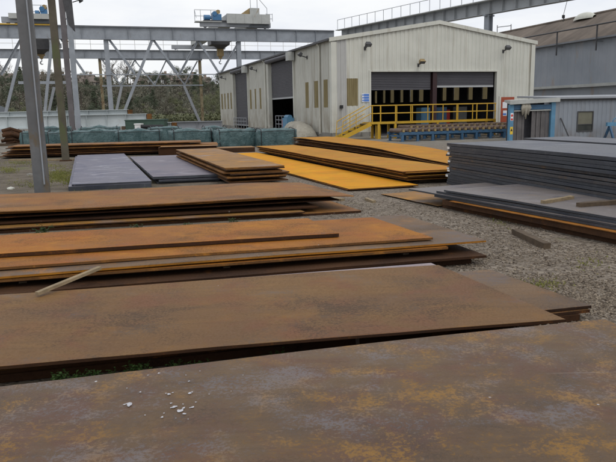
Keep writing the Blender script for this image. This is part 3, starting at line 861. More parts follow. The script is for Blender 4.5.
mb.quad((BW / 2, .14, APEX - .28), (BW - .15, .14, EAVE - .28), (BW - .15, BD - .1, EAVE - .28), (BW / 2, BD - .1, APEX - .28))
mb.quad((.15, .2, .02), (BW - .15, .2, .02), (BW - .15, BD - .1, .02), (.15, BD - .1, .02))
mb.build('shade_lining', M['shade_lining'], bld)
# roof
mb = MB()
for sgn in (0, 1):
    ua, ub = (-.22, BW / 2) if not sgn else (BW + .22, BW / 2)
    za = EAVE - .02
    vs = [(ua, -.12, za), (ub, -.12, APEX), (ub, BD + .1, APEX), (ua, BD + .1, za)]
    vs += [(x, y, z - .06) for x, y, z in vs]
    mb.add(vs, [(0, 1, 2, 3), (7, 6, 5, 4), (0, 4, 5, 1), (3, 2, 6, 7), (0, 3, 7, 4)])
mb.build('roof', M['slatew'], bld)
mb = MB()
for u0, u1 in ((-.24, BW / 2), (BW / 2, BW + .24)):
    vs = [(u0, -.16, rake(max(0, min(BW, u0))) + .02), (u1, -.16, rake(max(0, min(BW, u1))) + .02), (u1, -.125, rake(max(0, min(BW, u1))) + .02), (u0, -.125, rake(max(0, min(BW, u0))) + .02)]
    vs += [(x, y, z - .26) for x, y, z in vs]
    mb.add(vs, [(0, 1, 2, 3), (7, 6, 5, 4), (4, 5, 1, 0), (3, 2, 6, 7), (0, 3, 7, 4), (1, 5, 6, 2)])
mb.build('barge_board', M['clad'], bld)
mb = MB()
mb.box(-.10, .30, -.115, -.045, .3, EAVE - .25); mb.box(-.10, -.045, -.04, .30, .3, EAVE - .25)
mb.build('corner_trim', M['clad'], bld)
mb = MB(); mb.box(BW - .25, BW + .08, -.115, -.045, .3, EAVE - .25); mb.build('corner_trim', M['clad'], bld)
mb = MB(); mb.box(-.36, -.225, -.1, BD, EAVE - .16, EAVE - .03); mb.build('gutter', M['darkm'], bld)
for v in (2.24, 17.1):
    mb = MB(); mb.tube([(-.12, v, .2), (-.12, v, EAVE - .35), (-.28, v, EAVE - .16)], .08, 8); mb.build('downpipe', M['clad'], bld)
# ochre sheets: front panel and side lights
def sheet(fn, a, b, z0, z1, per=.16):
    mb = MB(); corr(mb, fn, a, b, z0, z1, per, .03); mb.build('light_panel', M['panel'], bld)
sheet(front, 1.04, 1.88, 2.12, 3.96)
for a, b, z0, z1 in sideopen:
    if z0 > .4: sheet(side, a, b, z0, z1)
for a, b, z0, z1 in ropen: sheet(rside, a, b, z0, z1)
# roller doors
def slats(mb, fn, a, b, z0, z1, pitch=.11):
    n = max(1, int((z1 - z0) / pitch)); h = (z1 - z0) / n
    for i in range(n):
        z = z0 + i * h
        for (za, da), (zb, db) in (((z, .0), (z + h * .25, .028)), ((z + h * .25, .028), (z + h * .75, .028)), ((z + h * .75, .028), (z + h, .0))):
            mb.quad(fn(a, -da, za), fn(b, -da, za), fn(b, -db, zb), fn(a, -db, zb))
def shutter(fn, a, b, z0, z1, mat='shutterb', lab=None, box=None):
    e = MB(); slats(e, fn, a, b, z0 + .14, z1)
    o = e.build('roller_shutter', M['shutter'], bld)
    if lab: o['label'] = lab
    k = MB(); p, q = fn(a, .03, z0), fn(b, -.03, z0 + .14)
    k.box(min(p[0], q[0]), max(p[0], q[0]), min(p[1], q[1]), max(p[1], q[1]), z0, z0 + .138)
    k.build('bottom_bar', M[mat], o)
    return o
fin = lambda u, d, z: (u, .22 + d, z)
sin_ = lambda v, d, z: (.20 + d, v, z)
shutter(fin, DR0 + .03, 7.62, 3.16, DRZ + .03, 'shutter', 'half-raised roller shutter with a dark bottom edge')
shutter(fin, 8.16, DR1 - .1, 3.30, DRZ + .03, 'shutterb', 'half-raised roller shutter with a pale bottom bar')
shutter(sin_, 8.58, 15.9, 2.88, 6.1, 'shutterb', 'half-raised roller shutter on the long side')
shutter(sin_, 24.3, 31.0, .35, 6.08, 'shutterb', 'fully lowered roller shutter on the long side')
for a, b, z1 in ((8.53, 15.96, 6.12), (24.26, 31.08, 6.10)):
    mb = MB()
    mb.box(-.14, .2, b, b + .22, .02, z1); mb.build('door_jamb', M['clad'], bld)
    mb = MB(); mb.box(-.14, .2, a - .22, a, .02, z1); mb.build('door_jamb', M['clad'], bld)
    mb = MB(); mb.tube([(-.20, a - .2, z1 + .12), (-.20, b + .2, z1 + .12)], .2, 12); mb.build('shutter_drum', M['shutter'], bld)
    mb = MB(); mb.box(-.65, -.15, a - .6, a + .1, z1 - .35, z1 + .3); mb.build('motor_box', M['craneg'], bld)
for x0_, x1_, q0, q1 in ((DR0 - .14, DR0, .02, DRZ), (DR1, DR1 + .18, .02, DRZ), (DR0 - .14, DR1 + .18, DRZ + .003, DRZ + .1)):
    mb = MB(); mb.box(x0_, x1_, -.09, .2, q0, q1); mb.build('door_jamb' if q0 < 1 else 'door_header', M['clad'], bld)
mb = MB(); mb.ibeam((7.89, .2, .02), (7.89, .2, DRZ - .003), .34, .34, .03, .03, (0, 1, 0)); mb.build('door_column', M['darkred'], bld)
# floodlights on brackets
def flood(p, out, mat='darkm'):
    """small lamp on a bracket; out: unit direction away from the wall"""
    o = Vector(out); s = Vector((-o.y, o.x, 0)); p = Vector(p)
    a = MB(); a.bar(p, p + o * .45 + Vector((0, 0, .12)), .06, .06); a.bar(p + Vector((0, 0, .12)), p - Vector((0, 0, .12)), .14, .05, tuple(o))
    br = a.build('floodlight', M['darkm'], bld)
    c = p + o * .55 + Vector((0, 0, .2)); n = (o * .55 + Vector((0, 0, -.8))).normalized(); u = n.cross(s).normalized()
    b = MB(); vs = []
    for d, k in ((-.17, .12), (.08, .18)):
        for x, y in ((-1, -1), (1, -1), (1, 1), (-1, 1)): vs.append(c + n * d + s * x * k * 1.25 + u * y * k * .8)
    b.add(vs, [(0, 1, 2, 3), (7, 6, 5, 4), (0, 4, 5, 1), (1, 5, 6, 2), (2, 6, 7, 3), (3, 7, 4, 0)])
    b.build('lamp_housing', M[mat], br)
    g2 = MB(); g2.add([c + n * .084 + s * x * .19 + u * y * .12 for x, y in ((-1, -1), (1, -1), (1, 1), (-1, 1))], [(0, 1, 2, 3), (3, 2, 1, 0)])
    g2.build('lens', M['girderg'], br)
for u, z, m in ((2.4, 5.95, 'darkm'), (6.5, 4.85, 'hook'), (13.5, 5.85, 'darkm')): flood((u, -.05, z), (0, -1, 0), m)
for v, z in ((35.3, 5.7), (20.4, 5.75), (5.1, 5.75)): flood((-.05, v, z), (-1, 0, 0))
# railings across the side doorways
for a, b, z in ((8.7, 13.4, .35), (24.6, 30.8, .1)):
    mb = MB()
    n = 5
    for i in range(n + 1):
        v = a + (b - a) * i / n; mb.tube([(-.25, v, z), (-.25, v, z + 1.1)], .03, 6)
    for zz in (.4, .75, 1.1): mb.tube([(-.25, a, z + zz), (-.25, b, z + zz)], .03, 6)
    rr_ = mb.build('door_railing', M['girderg'], bld)
mb = MB(); mb.box(-.8, .1, 8.55, 15.9, 0, .35); mb.build('door_step', M['concrete'], bld)
mb = MB(); mb.box(-.5, .1, 24.3, 31.0, 0, .1); mb.build('door_step', M['concrete'], bld)

# ---- sign on the facade
s0 = empty('safety_sign', FB.o + FB.u * 2.42 - FB.w * .075 + Vector((0, 0, 2.36)), PHI, 'blue and white safety notice on the cream wall by the big doorway', 'sign')
mb = MB(); mb.box(-.28, .28, -.015, 0, 0, .58); mb.build('sign_board', M['signwhite'], s0)
mb = MB()
for zz in (.04, .22, .40): mb.box(-.13, .26, -.022, -.016, zz, zz + .15)
mb.build('blue_field', M['signblue'], s0)
mb = MB()
for zz in (.115, .295, .475): mb.tube([(-.2, -.022, zz), (-.2, -.016, zz)], .055, 12)
mb.build('blue_symbol', M['signblue'], s0)
# small black hydrant box on the wall
mb = MB(); u, z = FB.hu(341, 107); mb.box(-.1, .1, -.12, 0, -.1, .12)
tag(mb.build('wall_socket_box', M['black'], None, FB.o + FB.u * u - FB.w * .045 + Vector((0, 0, z)), PHI), 'small black box on the cream wall below the ochre panel', 'electrical box')

# ---- torn pale sheet draped on a heap by the long side
hv = FB.o + FB.w * 5.0 - FB.u * .95
mb = MB(); NX, NY = 22, 12; rr = random.Random(4)
for i in range(NX + 1):
    for j in range(NY + 1):
        s_ = i / NX * 2 - 1; t_ = j / NY * 2 - 1
        r2 = s_ * s_ + t_ * t_
        h = max(0, 1 - (s_ * s_) ** 1.3) ** .7 * max(0, 1 - t_ ** 4) ** .6
        mb.v.append((t_ * .75, s_ * 2.6, h * (1.0 + .08 * math.sin(s_ * 9 + t_ * 3)) + rr.uniform(0, .03)))
for i in range(NX):
    for j in range(NY):
        a = i * (NY + 1) + j; mb.f.append((a, a + 1, a + NY + 2, a + NY + 1)); mb.m.append(0)
M['cream'] = plain('cream_sheet', (.44, .41, .34), .8, .3, 2.0, (.25, .22, .16), .3)
tag(mb.build('covered_heap', M['cream'], None, hv, PHI, True), 'low rounded heap under a dirty cream sheet against the long cream wall', 'covered heap')

# blue and red machine in the side doorway
e = empty('blue_machine', FB.o + FB.w * 8.9 - FB.u * .5 + Vector((0, 0, .35)), PHI, 'small blue machine with a red end standing in the side doorway', 'machine')
mb = MB(); mb.box(-.3, .3, -.7, .6, .15, .95); mb.tube([(0, -.6, 1.0), (0, .5, 1.0)], .2, 10); mb.build('body', M['bluelit'], e)
mb = MB(); mb.box(-.22, .22, .62, .95, .25, .8); mb.build('red_housing', M['signred'], e)
mb = MB()
for x in (-.25, .25):
    for y in (-.6, .5): mb.box(x - .04, x + .04, y - .04, y + .04, 0, .148)
mb.build('feet', M['black'], e)

# machines inside the big doorway
def cabinet(u, w_, wd, h, mat, label):
    e = empty('machine_cabinet', FB.o + FB.u * u + FB.w * w_, PHI, label, 'machine cabinet')
    mb = MB(); mb.box(-wd / 2, wd / 2, -.4, .4, .1, h); mb.build('body', M[mat], e)
    mb = MB(); mb.box(-wd / 2 + .08, wd / 2 - .08, -.425, -.403, .35, h - .15); mb.build('door', M[mat], e)
    mb = MB(); mb.box(-wd / 2 - .05, wd / 2 + .05, -.45, .45, 0, .098); mb.build('base', M['black'], e)
u, z = FB.hu(424, 112, 3.0); cabinet(u, 3.0, .9, 1.9, 'bluelit', 'tall blue cabinet inside the big doorway, nearer the stairs')
u, z = FB.hu(439, 112, 3.0); cabinet(u, 3.0, .9, 1.9, 'blue', 'blue cabinet inside the big doorway beside the dark red column')
u, z = FB.hu(444, 112, 4.0); cabinet(u, 4.0, .6, 1.7, 'signred', 'red cabinet inside the big doorway next to the blue one')
u, z = FB.hu(460, 112, 5.0); cabinet(u, 5.0, .8, 1.9, 'craneg', 'grey cabinet inside the big doorway behind the yellow rail')

# ------------------------------------------------------------------ yellow walkway and stairs
WK = -4.2
FWk = Frame((FB.o + FB.w * WK).x, (FB.o + FB.w * WK).y, PHI)
u0, zd = FWk.hu(371.4, 122.5); u1, zd2 = FWk.hu(496, 118.6)
ztop = FWk.hu(373, 105.7)[1]
zd = .5 * (zd + zd2)
RH = ztop - zd
wk = empty('access_walkway', FWk.o, PHI, 'yellow railed steel walkway with stairs across the big doorway', 'walkway')
WD = 1.1
mb = MB(); mb.box(u0, u1, 0, .05, zd - .13, zd); mb.box(u0, u1, WD - .05, WD, zd - .13, zd); mb.box(u0, u0 + .06, .053, WD - .053, zd - .13, zd); mb.box(u1 - .06, u1, .053, WD - .053, zd - .13, zd)
mb.build('deck_frame', M['yellow'], wk)
mb = MB(); mb.box(u0 + .06, u1 - .06, .053, WD - .053, zd - .06, zd - .02); mb.build('deck', M['darkm'], wk)
for px in (379, 395.7, 438, 495):
    u = FWk.hu(px, 122)[0]
    for w_ in (.06, WD - .06):
        mb = MB(); mb.box(u - .075, u + .075, w_ - .05, w_ + .05, 0, zd - .132); mb.box(u - .13, u + .13, w_ - .11, w_ + .11, 0, .02); mb.build('leg', M['yellow'], wk)
def rail(w_, us, a, b):
    for u in us:
        mb = MB(); mb.tube([(u, w_, zd), (u, w_, zd + RH)], .035, 6); mb.build('rail_post', M['yellow'], wk)
    mb = MB(); mb.tube([(a, w_, zd + RH), (b, w_, zd + RH)], .035, 8); mb.build('top_rail', M['yellow'], wk)
    mb = MB(); mb.tube([(a, w_, zd + RH * .52), (b, w_, zd + RH * .52)], .03, 8); mb.build('mid_rail', M['yellow'], wk)
rail(.03, [FWk.hu(px, 112)[0] for px in (372.5, 380.6, 395.7, 411, 433, 457, 477, 495.5)], u0, u1)
rail(WD - .03, [u0 + (u1 - u0) * i / 8 for i in range(1, 9)], u0 + .9, u1)
sL = 2.05   # run of the stairs
for w_ in (.02, WD - .07):
    mb = MB(); mb.bar((u0, w_ + .025, zd - .1), (u0 - sL, w_ + .025, .08), .05, .24); mb.build('stringer', M['yellow'], wk)
    mb = MB(); mb.tube([(u0, w_ + .025, zd + RH), (u0 - sL * .93, w_ + .025, RH + .12), (u0 - sL * .97, w_ + .025, .25)], .03, 8)
    mb.tube([(u0, w_ + .025, zd + RH * .52), (u0 - sL * .95, w_ + .025, RH * .52 + .1)], .026, 8)
    mb.tube([(u0 - sL * .5, w_ + .025, zd * .5), (u0 - sL * .5, w_ + .025, zd * .5 + RH + .05)], .026, 8)
    mb.build('stair_rail', M['yellow'], wk)
for i in range(5):
    f = (i + .5) / 5
    mb = MB(); mb.box(u0 - sL * f - .14, u0 - sL * f + .14, .073, WD - .073, zd * (1 - f) - .02, zd * (1 - f) + .02); mb.build('tread', M['darkm'], wk)
# concrete block near the stairs
mb = MB(); mb.box(-.28, .28, -.22, .22, 0, 1.0)
e = FWk.hu(382, 132)[0]
mb2 = empty('yellow_bollard', FWk.o + FWk.u * e + FWk.w * .6, PHI, 'short yellow guard frame under the walkway beside its first legs', 'guard frame')
mb = MB(); mb.box(-.18, -.1, -.06, .06, 0, .85); mb.box(.1, .18, -.06, .06, 0, .85); mb.build('uprights', M['yellow'], mb2)
mb = MB(); mb.box(-.098, .098, -.05, .05, .74, .84); mb.box(-.098, .098, -.05, .05, .3, .38); mb.build('crossbars', M['yellow'], mb2)

# ------------------------------------------------------------------ roller conveyors
def conveyor(w_, px0, px1, zt_, label, width=1.6):
    F2 = Frame((FB.o + FB.w * w_).x, (FB.o + FB.w * w_).y, PHI)
    a = F2.hu(px0, 130)[0]; b = F2.hu(px1, 132)[0]
    e = empty('roller_conveyor', F2.o, PHI, label, 'roller conveyor', 'roller conveyors before the workshop')
    for y in (0, width):
        mb = MB(); mb.box(a, b, y - .06, y + .06, zt_ - .36, zt_ - .2); mb.build('side_beam', M['blue'], e)
    n = int((b - a) / 1.0)
    for i in range(n + 1):
        u = a + .15 + (b - a - .3) * i / n
        for y in (0, width):
            mb = MB(); mb.box(u - .07, u + .07, y - .05, y + .05, .021, zt_ - .363); mb.box(u - .14, u + .14, y - .1, y + .1, 0, .02); mb.build('leg', M['blue'], e)
        mb = MB(); mb.box(u - .04, u + .04, .053, width - .053, zt_ * .35, zt_ * .35 + .1); mb.build('cross_brace', M['blue'], e)
    n = int((b - a) / .42)
    for i in range(n + 1):
        u = a + .2 + (b - a - .4) * i / n
        mb = MB(); mb.tube([(u, .03, zt_ - .13), (u, width - .03, zt_ - .13)], .13, 10); mb.build('roller', M['rollers'], e)
    for i in range(n + 1):
        u = a + .2 + (b - a - .4) * i / n
        mb = MB(); mb.box(u - .055, u + .055, -.1, 0, zt_ - .198, zt_ - .05); mb.build('bearing_block', M['hook'], e)
M['rollers'] = plain('rusty_roller', (.15, .10, .075), .5, .35, 3, (.07, .05, .04), .3)
conveyor(-8.4, 400, 520, .74, 'blue framed conveyor of rusty rollers, standing in front of its twin')
conveyor(-6.2, 408, 520, .86, 'blue framed roller conveyor standing behind its twin, below the walkway')

# ------------------------------------------------------------------ red board by the building corner
rb = Frame((FB.o - FB.w * 5).x, (FB.o - FB.w * 5).y, PHI)
u, z = rb.hu(502.5, 125); ub, zb_ = rb.hu(508.5, 97)
e = empty('notice_board', rb.o + rb.u * (u + .3), PHI, 'tall orange-red board with white notices by the hut corner', 'notice board')
mb = MB(); mb.box(-.5, .55, 0, .06, 0, zb_); mb.build('board', M['red'], e)
mb = MB(); mb.box(-.62, -.503, -.03, .09, 0, zb_ + .05); mb.build('post', M['clad'], e)
mb = MB(); mb.box(-.35, .0, -.012, -.003, 1.75, 2.15); mb.box(-.3, .05, -.012, -.003, 1.25, 1.6); mb.build('notice', M['signwhite'], e)
mb = MB(); mb.box(-.3, -.05, -.018, -.013, 1.3, 1.42); mb.build('notice_panel', M['signblue'], e)

# ------------------------------------------------------------------ blue-framed hut with grey cladding
hc = at(508.5, 141.5)
FH = Frame(hc.x, hc.y, R(15))
zfr = FH.hu(508, 99.5)[1]
uE = FH.hu(552.5, 110)[0]
HL = uE + 11.5; HZ = zfr
hut = empty('yard_hut', hc, R(15), 'grey clad hut with a blue door frame and strip curtain doorway', 'hut')
mb = MB(); mb.box(0, .22, -.05, .15, 0, HZ - .28); mb.build('blue_post', M['bluelit'], hut)
mb = MB(); mb.box(uE - .1, uE + .16, -.05, .15, 0, HZ - .18); mb.build('blue_post', M['bluelit'], hut)
mb = MB(); mb.box(.22, uE - .1, -.03, .13, HZ - .55, HZ - .3); mb.build('blue_lintel', M['blue'], hut)
mb = MB()
vs = [(-.12, -.22, HZ - .27), (uE + .3, -.22, HZ - .17), (uE + .3, .75, HZ - .06), (.12, .75, HZ - .12)]
vs += [(x, y, z + .22 if i < 2 else z + .1) for i, (x, y, z) in enumerate(vs)]
mb.add(vs, [(3, 2, 1, 0), (4, 5, 6, 7), (0, 1, 5, 4), (1, 2, 6, 5), (2, 3, 7, 6), (3, 0, 4, 7)])
mb.build('canopy', M['craneg'], hut)
hf = lambda u, d, z: (u, -.02 + d, z)
wz0, wz1 = FH.hu(584, 130.5)[1], FH.hu(584, 112)[1]; wu0, wu1 = FH.hu(577.5, 120)[0], FH.hu(592, 120)[0]
mb = MB(); a = uE + .16
corr(mb, hf, a, wu0, 0, HZ - .1, .28, .025); corr(mb, hf, wu0, wu1, 0, wz0, .28, .025); corr(mb, hf, wu0, wu1, wz1, HZ - .1, .28, .025); corr(mb, hf, wu1, HL, 0, HZ - .1, .28, .025)
mb.box(uE + .17, HL, 3.3, 3.36, 0, HZ - .1); mb.box(uE + .165, uE + .2, .16, 3.3, 0, HZ - .1); mb.box(HL, HL + .03, .02, 3.3, 0, HZ - .1)
mb.build('wall', M['hutclad'], hut)
mb = MB(); vs = [(uE + .1, -.18, HZ - .02), (HL + .2, -.18, HZ - .02), (HL + .2, 3.6, HZ + .12), (uE + .1, 3.6, HZ + .12)]
vs += [(x, y, z + .1) for x, y, z in vs]
mb.add(vs, [(3, 2, 1, 0), (4, 5, 6, 7), (0, 1, 5, 4), (1, 2, 6, 5), (2, 3, 7, 6), (3, 0, 4, 7)]); mb.build('roof', M['girderg'], hut)
mb = MB(); mb.box(uE + .1, HL + .1, -.15, -.03, HZ - .11, HZ - .025); mb.build('fascia', M['black'], hut)
mb = MB(); mb.box(wu0 - .05, wu1 + .05, -.05, -.01, wz0 - .06, wz0); mb.box(wu0 - .05, wu1 + .05, -.05, -.01, wz1, wz1 + .05); mb.box(wu0 - .06, wu0, -.05, -.01, wz0, wz1); mb.box(wu1, wu1 + .06, -.05, -.01, wz0, wz1)
wi = mb.build('window', M['darkm'], hut)
mb = MB(); zm = wz0 + (wz1 - wz0) * .33; mb.box(wu0, wu1, -.01, .01, wz0, zm - .02); mb.build('lower_pane', M['glass'], wi)
M['olive'] = plain('olive_blind', (.17, .165, .12), .5, .2)
mb = MB(); mb.box(wu0, wu1, -.01, .01, zm + .02, wz1); mb.build('upper_pane', M['olive'], wi)
mb = MB(); mb.box(wu0, wu1, -.03, .012, zm - .018, zm + .018); mb.build('transom', M['darkm'], wi)
# strip curtain, each strip hanging; a gap where it has been pushed aside
M['strip'] = plain('dirty_pvc_strip', (.135, .125, .125), .35, .35, 2.0, (.08, .06, .055), .3)
g0, g1 = FH.hu(525, 120)[0], FH.hu(532, 120)[0]
def strips(a, b):
    mb = MB(); u = a; i = 0; rr = random.Random(int(a * 100))
    while u < b - .02:
        u2 = min(b, u + .15)
        d = .03 * (i % 2) + rr.uniform(0, .02); mb.box(u + .004, u2 - .004, .05 + d, .056 + d, .04, HZ - .56); u = u2; i += 1
    mb.build('strip_curtain', M['strip'], hut)
strips(.23, g0); strips(g1, uE - .11)
mb = MB(); mb.box(.22, uE - .1, .14, .17, .0, 1.0); 
mb = MB(); mb.tube([(.24, -.02, HZ - .62), (uE - .12, -.02, HZ - .6)], .03, 8); mb.build('curtain_rail', M['craneg'], hut)
mb = MB(); mb.box(.25, uE - .1, .62, .66, 0, HZ - .2); mb.build('dark_backing', M['shade_lining'], hut)  # dark sheet added behind the curtain; its colour paints the shade inside
mb = MB(); rr = random.Random(2)
for i in range(9):
    x = FH.hu(525, 103)[0] + rr.uniform(-.18, .2); mb.tube([(x, -.09, HZ - .22), (x + rr.uniform(-.06, .06), -.12, HZ - .45), (x + rr.uniform(-.1, .1), -.08, HZ - .75 - rr.uniform(0, .3))], [.05, .09, .03], 6)
mb.build('hanging_rags', M['cream'], hut, smooth=True)
mb = MB(); mb.box(.03, .2, -.062, -.053, HZ - 1.12, HZ - .72); sg = mb.build('warning_sign', M['signwhite'], hut)
mb = MB(); mb.tube([(.115, -.07, HZ - .85), (.115, -.063, HZ - .85)], .065, 14); mb.box(.05, .18, -.068, -.063, HZ - 1.1, HZ - 1.0); mb.build('red_symbol', M['signred'], sg)
mb = MB(); mb.box(.03, .2, -.062, -.053, HZ - 1.85, HZ - 1.45); sg = mb.build('caution_sign', M['signyellow'], hut)
mb = MB(); mb.add([(.05, -.066, HZ - 1.68), (.18, -.066, HZ - 1.68), (.115, -.066, HZ - 1.52)], [(0, 1, 2)]); mb.build('black_symbol', M['black'], sg)
# rod leaning on the hut wall, blue frame beside the window
p = FH.hu(560, 118); q = FH.hu(563.5, 138)
mb = MB(); mb.tube([(p[0], -.06, p[1]), (q[0] + .05, -.5, 0)], .035, 6)
tag(mb.build('steel_rod', M['darkm'], None, hc, R(15)), 'dark rod leaning against the grey hut wall below the window', 'rod')
u, z = FH.hu(607, 134)
e = empty('blue_trestle', FH.o + FH.u * u - FH.w * 1.0, R(15), 'blue steel trestle with a lifting loop beside the hut window', 'trestle')
mb = MB(); mb.box(-.9, 1.6, -.06, .06, .7, .9); mb.build('top_beam', M['bluelit'], e)
for x in (-.7, 1.4):
    mb = MB(); mb.bar((x, -.35, 0), (x, 0, .70), .1, .1); mb.build('leg', M['blue'], e)
    mb = MB(); mb.bar((x, .35, 0), (x, 0, .70), .1, .1); mb.build('leg', M['blue'], e)
mb = MB(); mb.tube([(-.35 + .16 * math.cos(k * math.pi / 8), 0, .9 + .22 * math.sin(k * math.pi / 8)) for k in range(9)], .03, 6); mb.build('loop', M['bluelit'], e)

# ------------------------------------------------------------------ big slate shed behind
s0 = at(533, 47, 9.0); s1 = at(616, 34, 9.0); dS = (s1 - s0).normalized()
aS = math.atan2(dS.y, dS.x)
FS = Frame(s0.x, s0.y, aS)
r0, r1 = at(497.5, 34, 12.6), at(616, 10, 12.6)
ridge_w = .5 * (FS.loc(r0)[1] + FS.loc(r1)[1])
shed = empty('slate_shed', FS.o, aS, 'huge slate-blue clad shed with a brown weathered roof beyond the workshop', 'building')
SA, SB = -48, 44
mb = MB(); sf = lambda u, d, z: (u, d - .05, z)
zl = FS.hu(580, 84.5)[1]
corr(mb, sf, SA, SB, zl, 9.0, 1.2, .05); mb.build('upper_wall', M['shedclad'], shed)
mb = MB(); mb.box(SA, SB, -.5, .1, zl - .28, zl - .004); mb.build('ledge', M['craneg'], shed)
mb = MB(); mb.box(SA, SB, .15, .25, 0, zl - .285); mb.build('lower_wall', M['shedclad'], shed)
mb = MB(); mb.box(SA, SB, -.2, .145, zl - 1.9, zl - 1.5); mb.build('dark_band', M['darkm'], shed)
mb = MB(); mb.box(SA, SA + .2, .1, ridge_w * 2, 0, 9); mb.box(SB - .2, SB, .1, ridge_w * 2, 0, 9)
for x in (SA, SB - .2): mb.add([(x, .1, 9), (x, ridge_w * 2, 9), (x, ridge_w, 12.55)], [(0, 1, 2), (2, 1, 0)])
mb.build('end_wall', M['shedclad'], shed)
mb = MB()
NR = 60
prev = None
for i in range(NR + 1):
    u = SA + (SB - SA) * i / NR; dz = .03 * (i % 2)
    cur = [(u, -.5, 8.88 + dz), (u, ridge_w, 12.6 + dz), (u, ridge_w * 2 + .3, 8.9 + dz)]
    if prev:
        mb.quad(prev[0], cur[0], cur[1], prev[1]); mb.quad(prev[1], cur[1], cur[2], prev[2])
    prev = cur
mb.build('roof', M['roofb'], shed)
mb = MB(); mb.tube([(SA, ridge_w, 12.63), (SB, ridge_w, 12.63)], .18, 8); mb.build('ridge_cap', M['roofb'], shed)
mb = MB(); mb.box(SA, SB, -.68, -.505, 8.72, 8.9); mb.build('gutter', M['slatew'], shed)
# rail on brackets in front of the eave
a0 = at(521, 37.8, 9.9); ua, za = FS.hu(535, 35.2, -.9); ub, zb2 = FS.hu(616, 22, -.9)
zr = .5 * (za + zb2)
mb = MB(); mb.tube([(SA, -.9, zr), (SB, -.9, zr)], .08, 8); mb.build('pipe_rail', M['darkm'], shed)
for px in (557, 596.5):
    u = FS.hu(px, 40, -.9)[0]
    mb = MB(); mb.box(u - .06, u + .06, -.96, -.84, 7.5, zr - .081); mb.box(u - .025, u + .025, -.84, -.03, 8.45, 8.5); mb.build('rail_bracket', M['darkm'], shed)
# roof ventilator
def roof_z(w_): return 8.88 + (12.6 - 8.88) * (w_ + .5) / (ridge_w + .5)
wv = ridge_w * .86; uv = FS.hu(585, 15, wv)[0]; 
mb = MB(); L = 1.7; n = 12; rows = []
for i in range(9):
    f = i / 8; r = .75 * (math.sin(math.pi * min(max(f, .02), .98)) ** .35)
    for k in range(n): 
        a = math.pi * k / (n - 1); rows.append((-L + 2 * L * f, math.cos(a) * r, math.sin(a) * r * 1.1))
for i in range(8):
    for k in range(n - 1): mb.f.append((i * n + k, (i + 1) * n + k, (i + 1) * n + k + 1, i * n + k + 1)); mb.m.append(0)
mb.v = rows
mb.build('roof_ventilator', M['vent'], shed, (uv, wv, roof_z(wv) - .05), 0, True)
# small rail at the far end of the ridge
u, z = FS.hu(503, 30, ridge_w)
mb = MB(); mb.tube([(u - 1.5, ridge_w, 12.6), (u - 1.5, ridge_w, 13.9)], .06, 6); mb.tube([(u + 2, ridge_w, 12.6), (u + 2, ridge_w, 13.6)], .06, 6); mb.tube([(u - 1.5, ridge_w, 13.6), (u + 2, ridge_w, 13.4)], .05, 6)
mb.build('ridge_rail', M['darkm'], shed)

# ------------------------------------------------------------------ crane runway beams
ZB = 13.0
b1 = at(0, 24.7, ZB); F1 = Frame(b1.x, b1.y, R(18.4))
def girder(mb, u0, u1, zt_, h, bf, step=2.2, w_=0.0):
    mb.box(u0, u1, w_ - .012, w_ + .012, zt_ - h + .04, zt_ - .04)
    mb.box(u0, u1, w_ - bf / 2, w_ + bf / 2, zt_ - .038, zt_); mb.box(u0, u1, w_ - bf / 2, w_ + bf / 2, zt_ - h, zt_ - h + .038)
    n = int((u1 - u0) / step)
    for i in range(1, n):
        u = u0 + (u1 - u0) * i / n
        mb.box(u - .015, u + .015, w_ - bf / 2 + .04, w_ - .0125, zt_ - h + .04, zt_ - .04)
        mb.box(u - .015, u + .015, w_ + .0125, w_ + bf / 2 - .04, zt_ - h + .04, zt_ - .04)
ur = F1.hu(334, 32)[0]
run1 = empty('crane_runway', F1.o, F1.a, 'grey-blue crane runway girder on V-shaped legs, in front of its twin', 'crane runway', 'crane runways')
H1 = 1.6
mb = MB(); girder(mb, -28, ur, ZB, H1, .6, 2.8); mb.build('runway_girder', M['steel'], run1)
mb = MB(); mb.box(-28, ur, -.05, .05, ZB + .003, ZB + .12); mb.build('crane_rail', M['darkm'], run1)
zc = ZB - H1 - .003
zch = F1.hu(178, 74)[1]
def f1(px, py): u, z = F1.hu(px, py); return (u, 0, z)
def diag(px0, px1, bot=zch, name='brace', dia=.27, base=None):
    a = F1.hu(px0, 40)[0]; b = base if base is not None else F1.hu(px1, 74)[0]
    mb = MB(); p, q = (a, 0, zc), (b, 0, bot); mb.angle_bar(p, q, dia, .03, (0, 1, 0)); mb.build(name, M['steel'], run1)
for a, b in ((108, 134), (152.5, 177), (196.5, 178.5), (197.5, 218.5), (238, 219.5), (60, 84), (20, 0), (21, 38)): diag(a, b)
c0, c1 = F1.hu(60, 74)[0], F1.hu(222, 74)[0]
mb = MB(); mb.box(c0, c1, -.1, .1, zch - .12, zch); mb.build('bottom_chord', M['steel'], run1)
zch2 = F1.hu(40, 82)[1]
mb = MB(); mb.box(F1.hu(18, 80)[0], F1.hu(66, 80)[0], -.12, .12, zch2 - .25, zch2 + .1); mb.build('bottom_chord', M['steel'], run1)
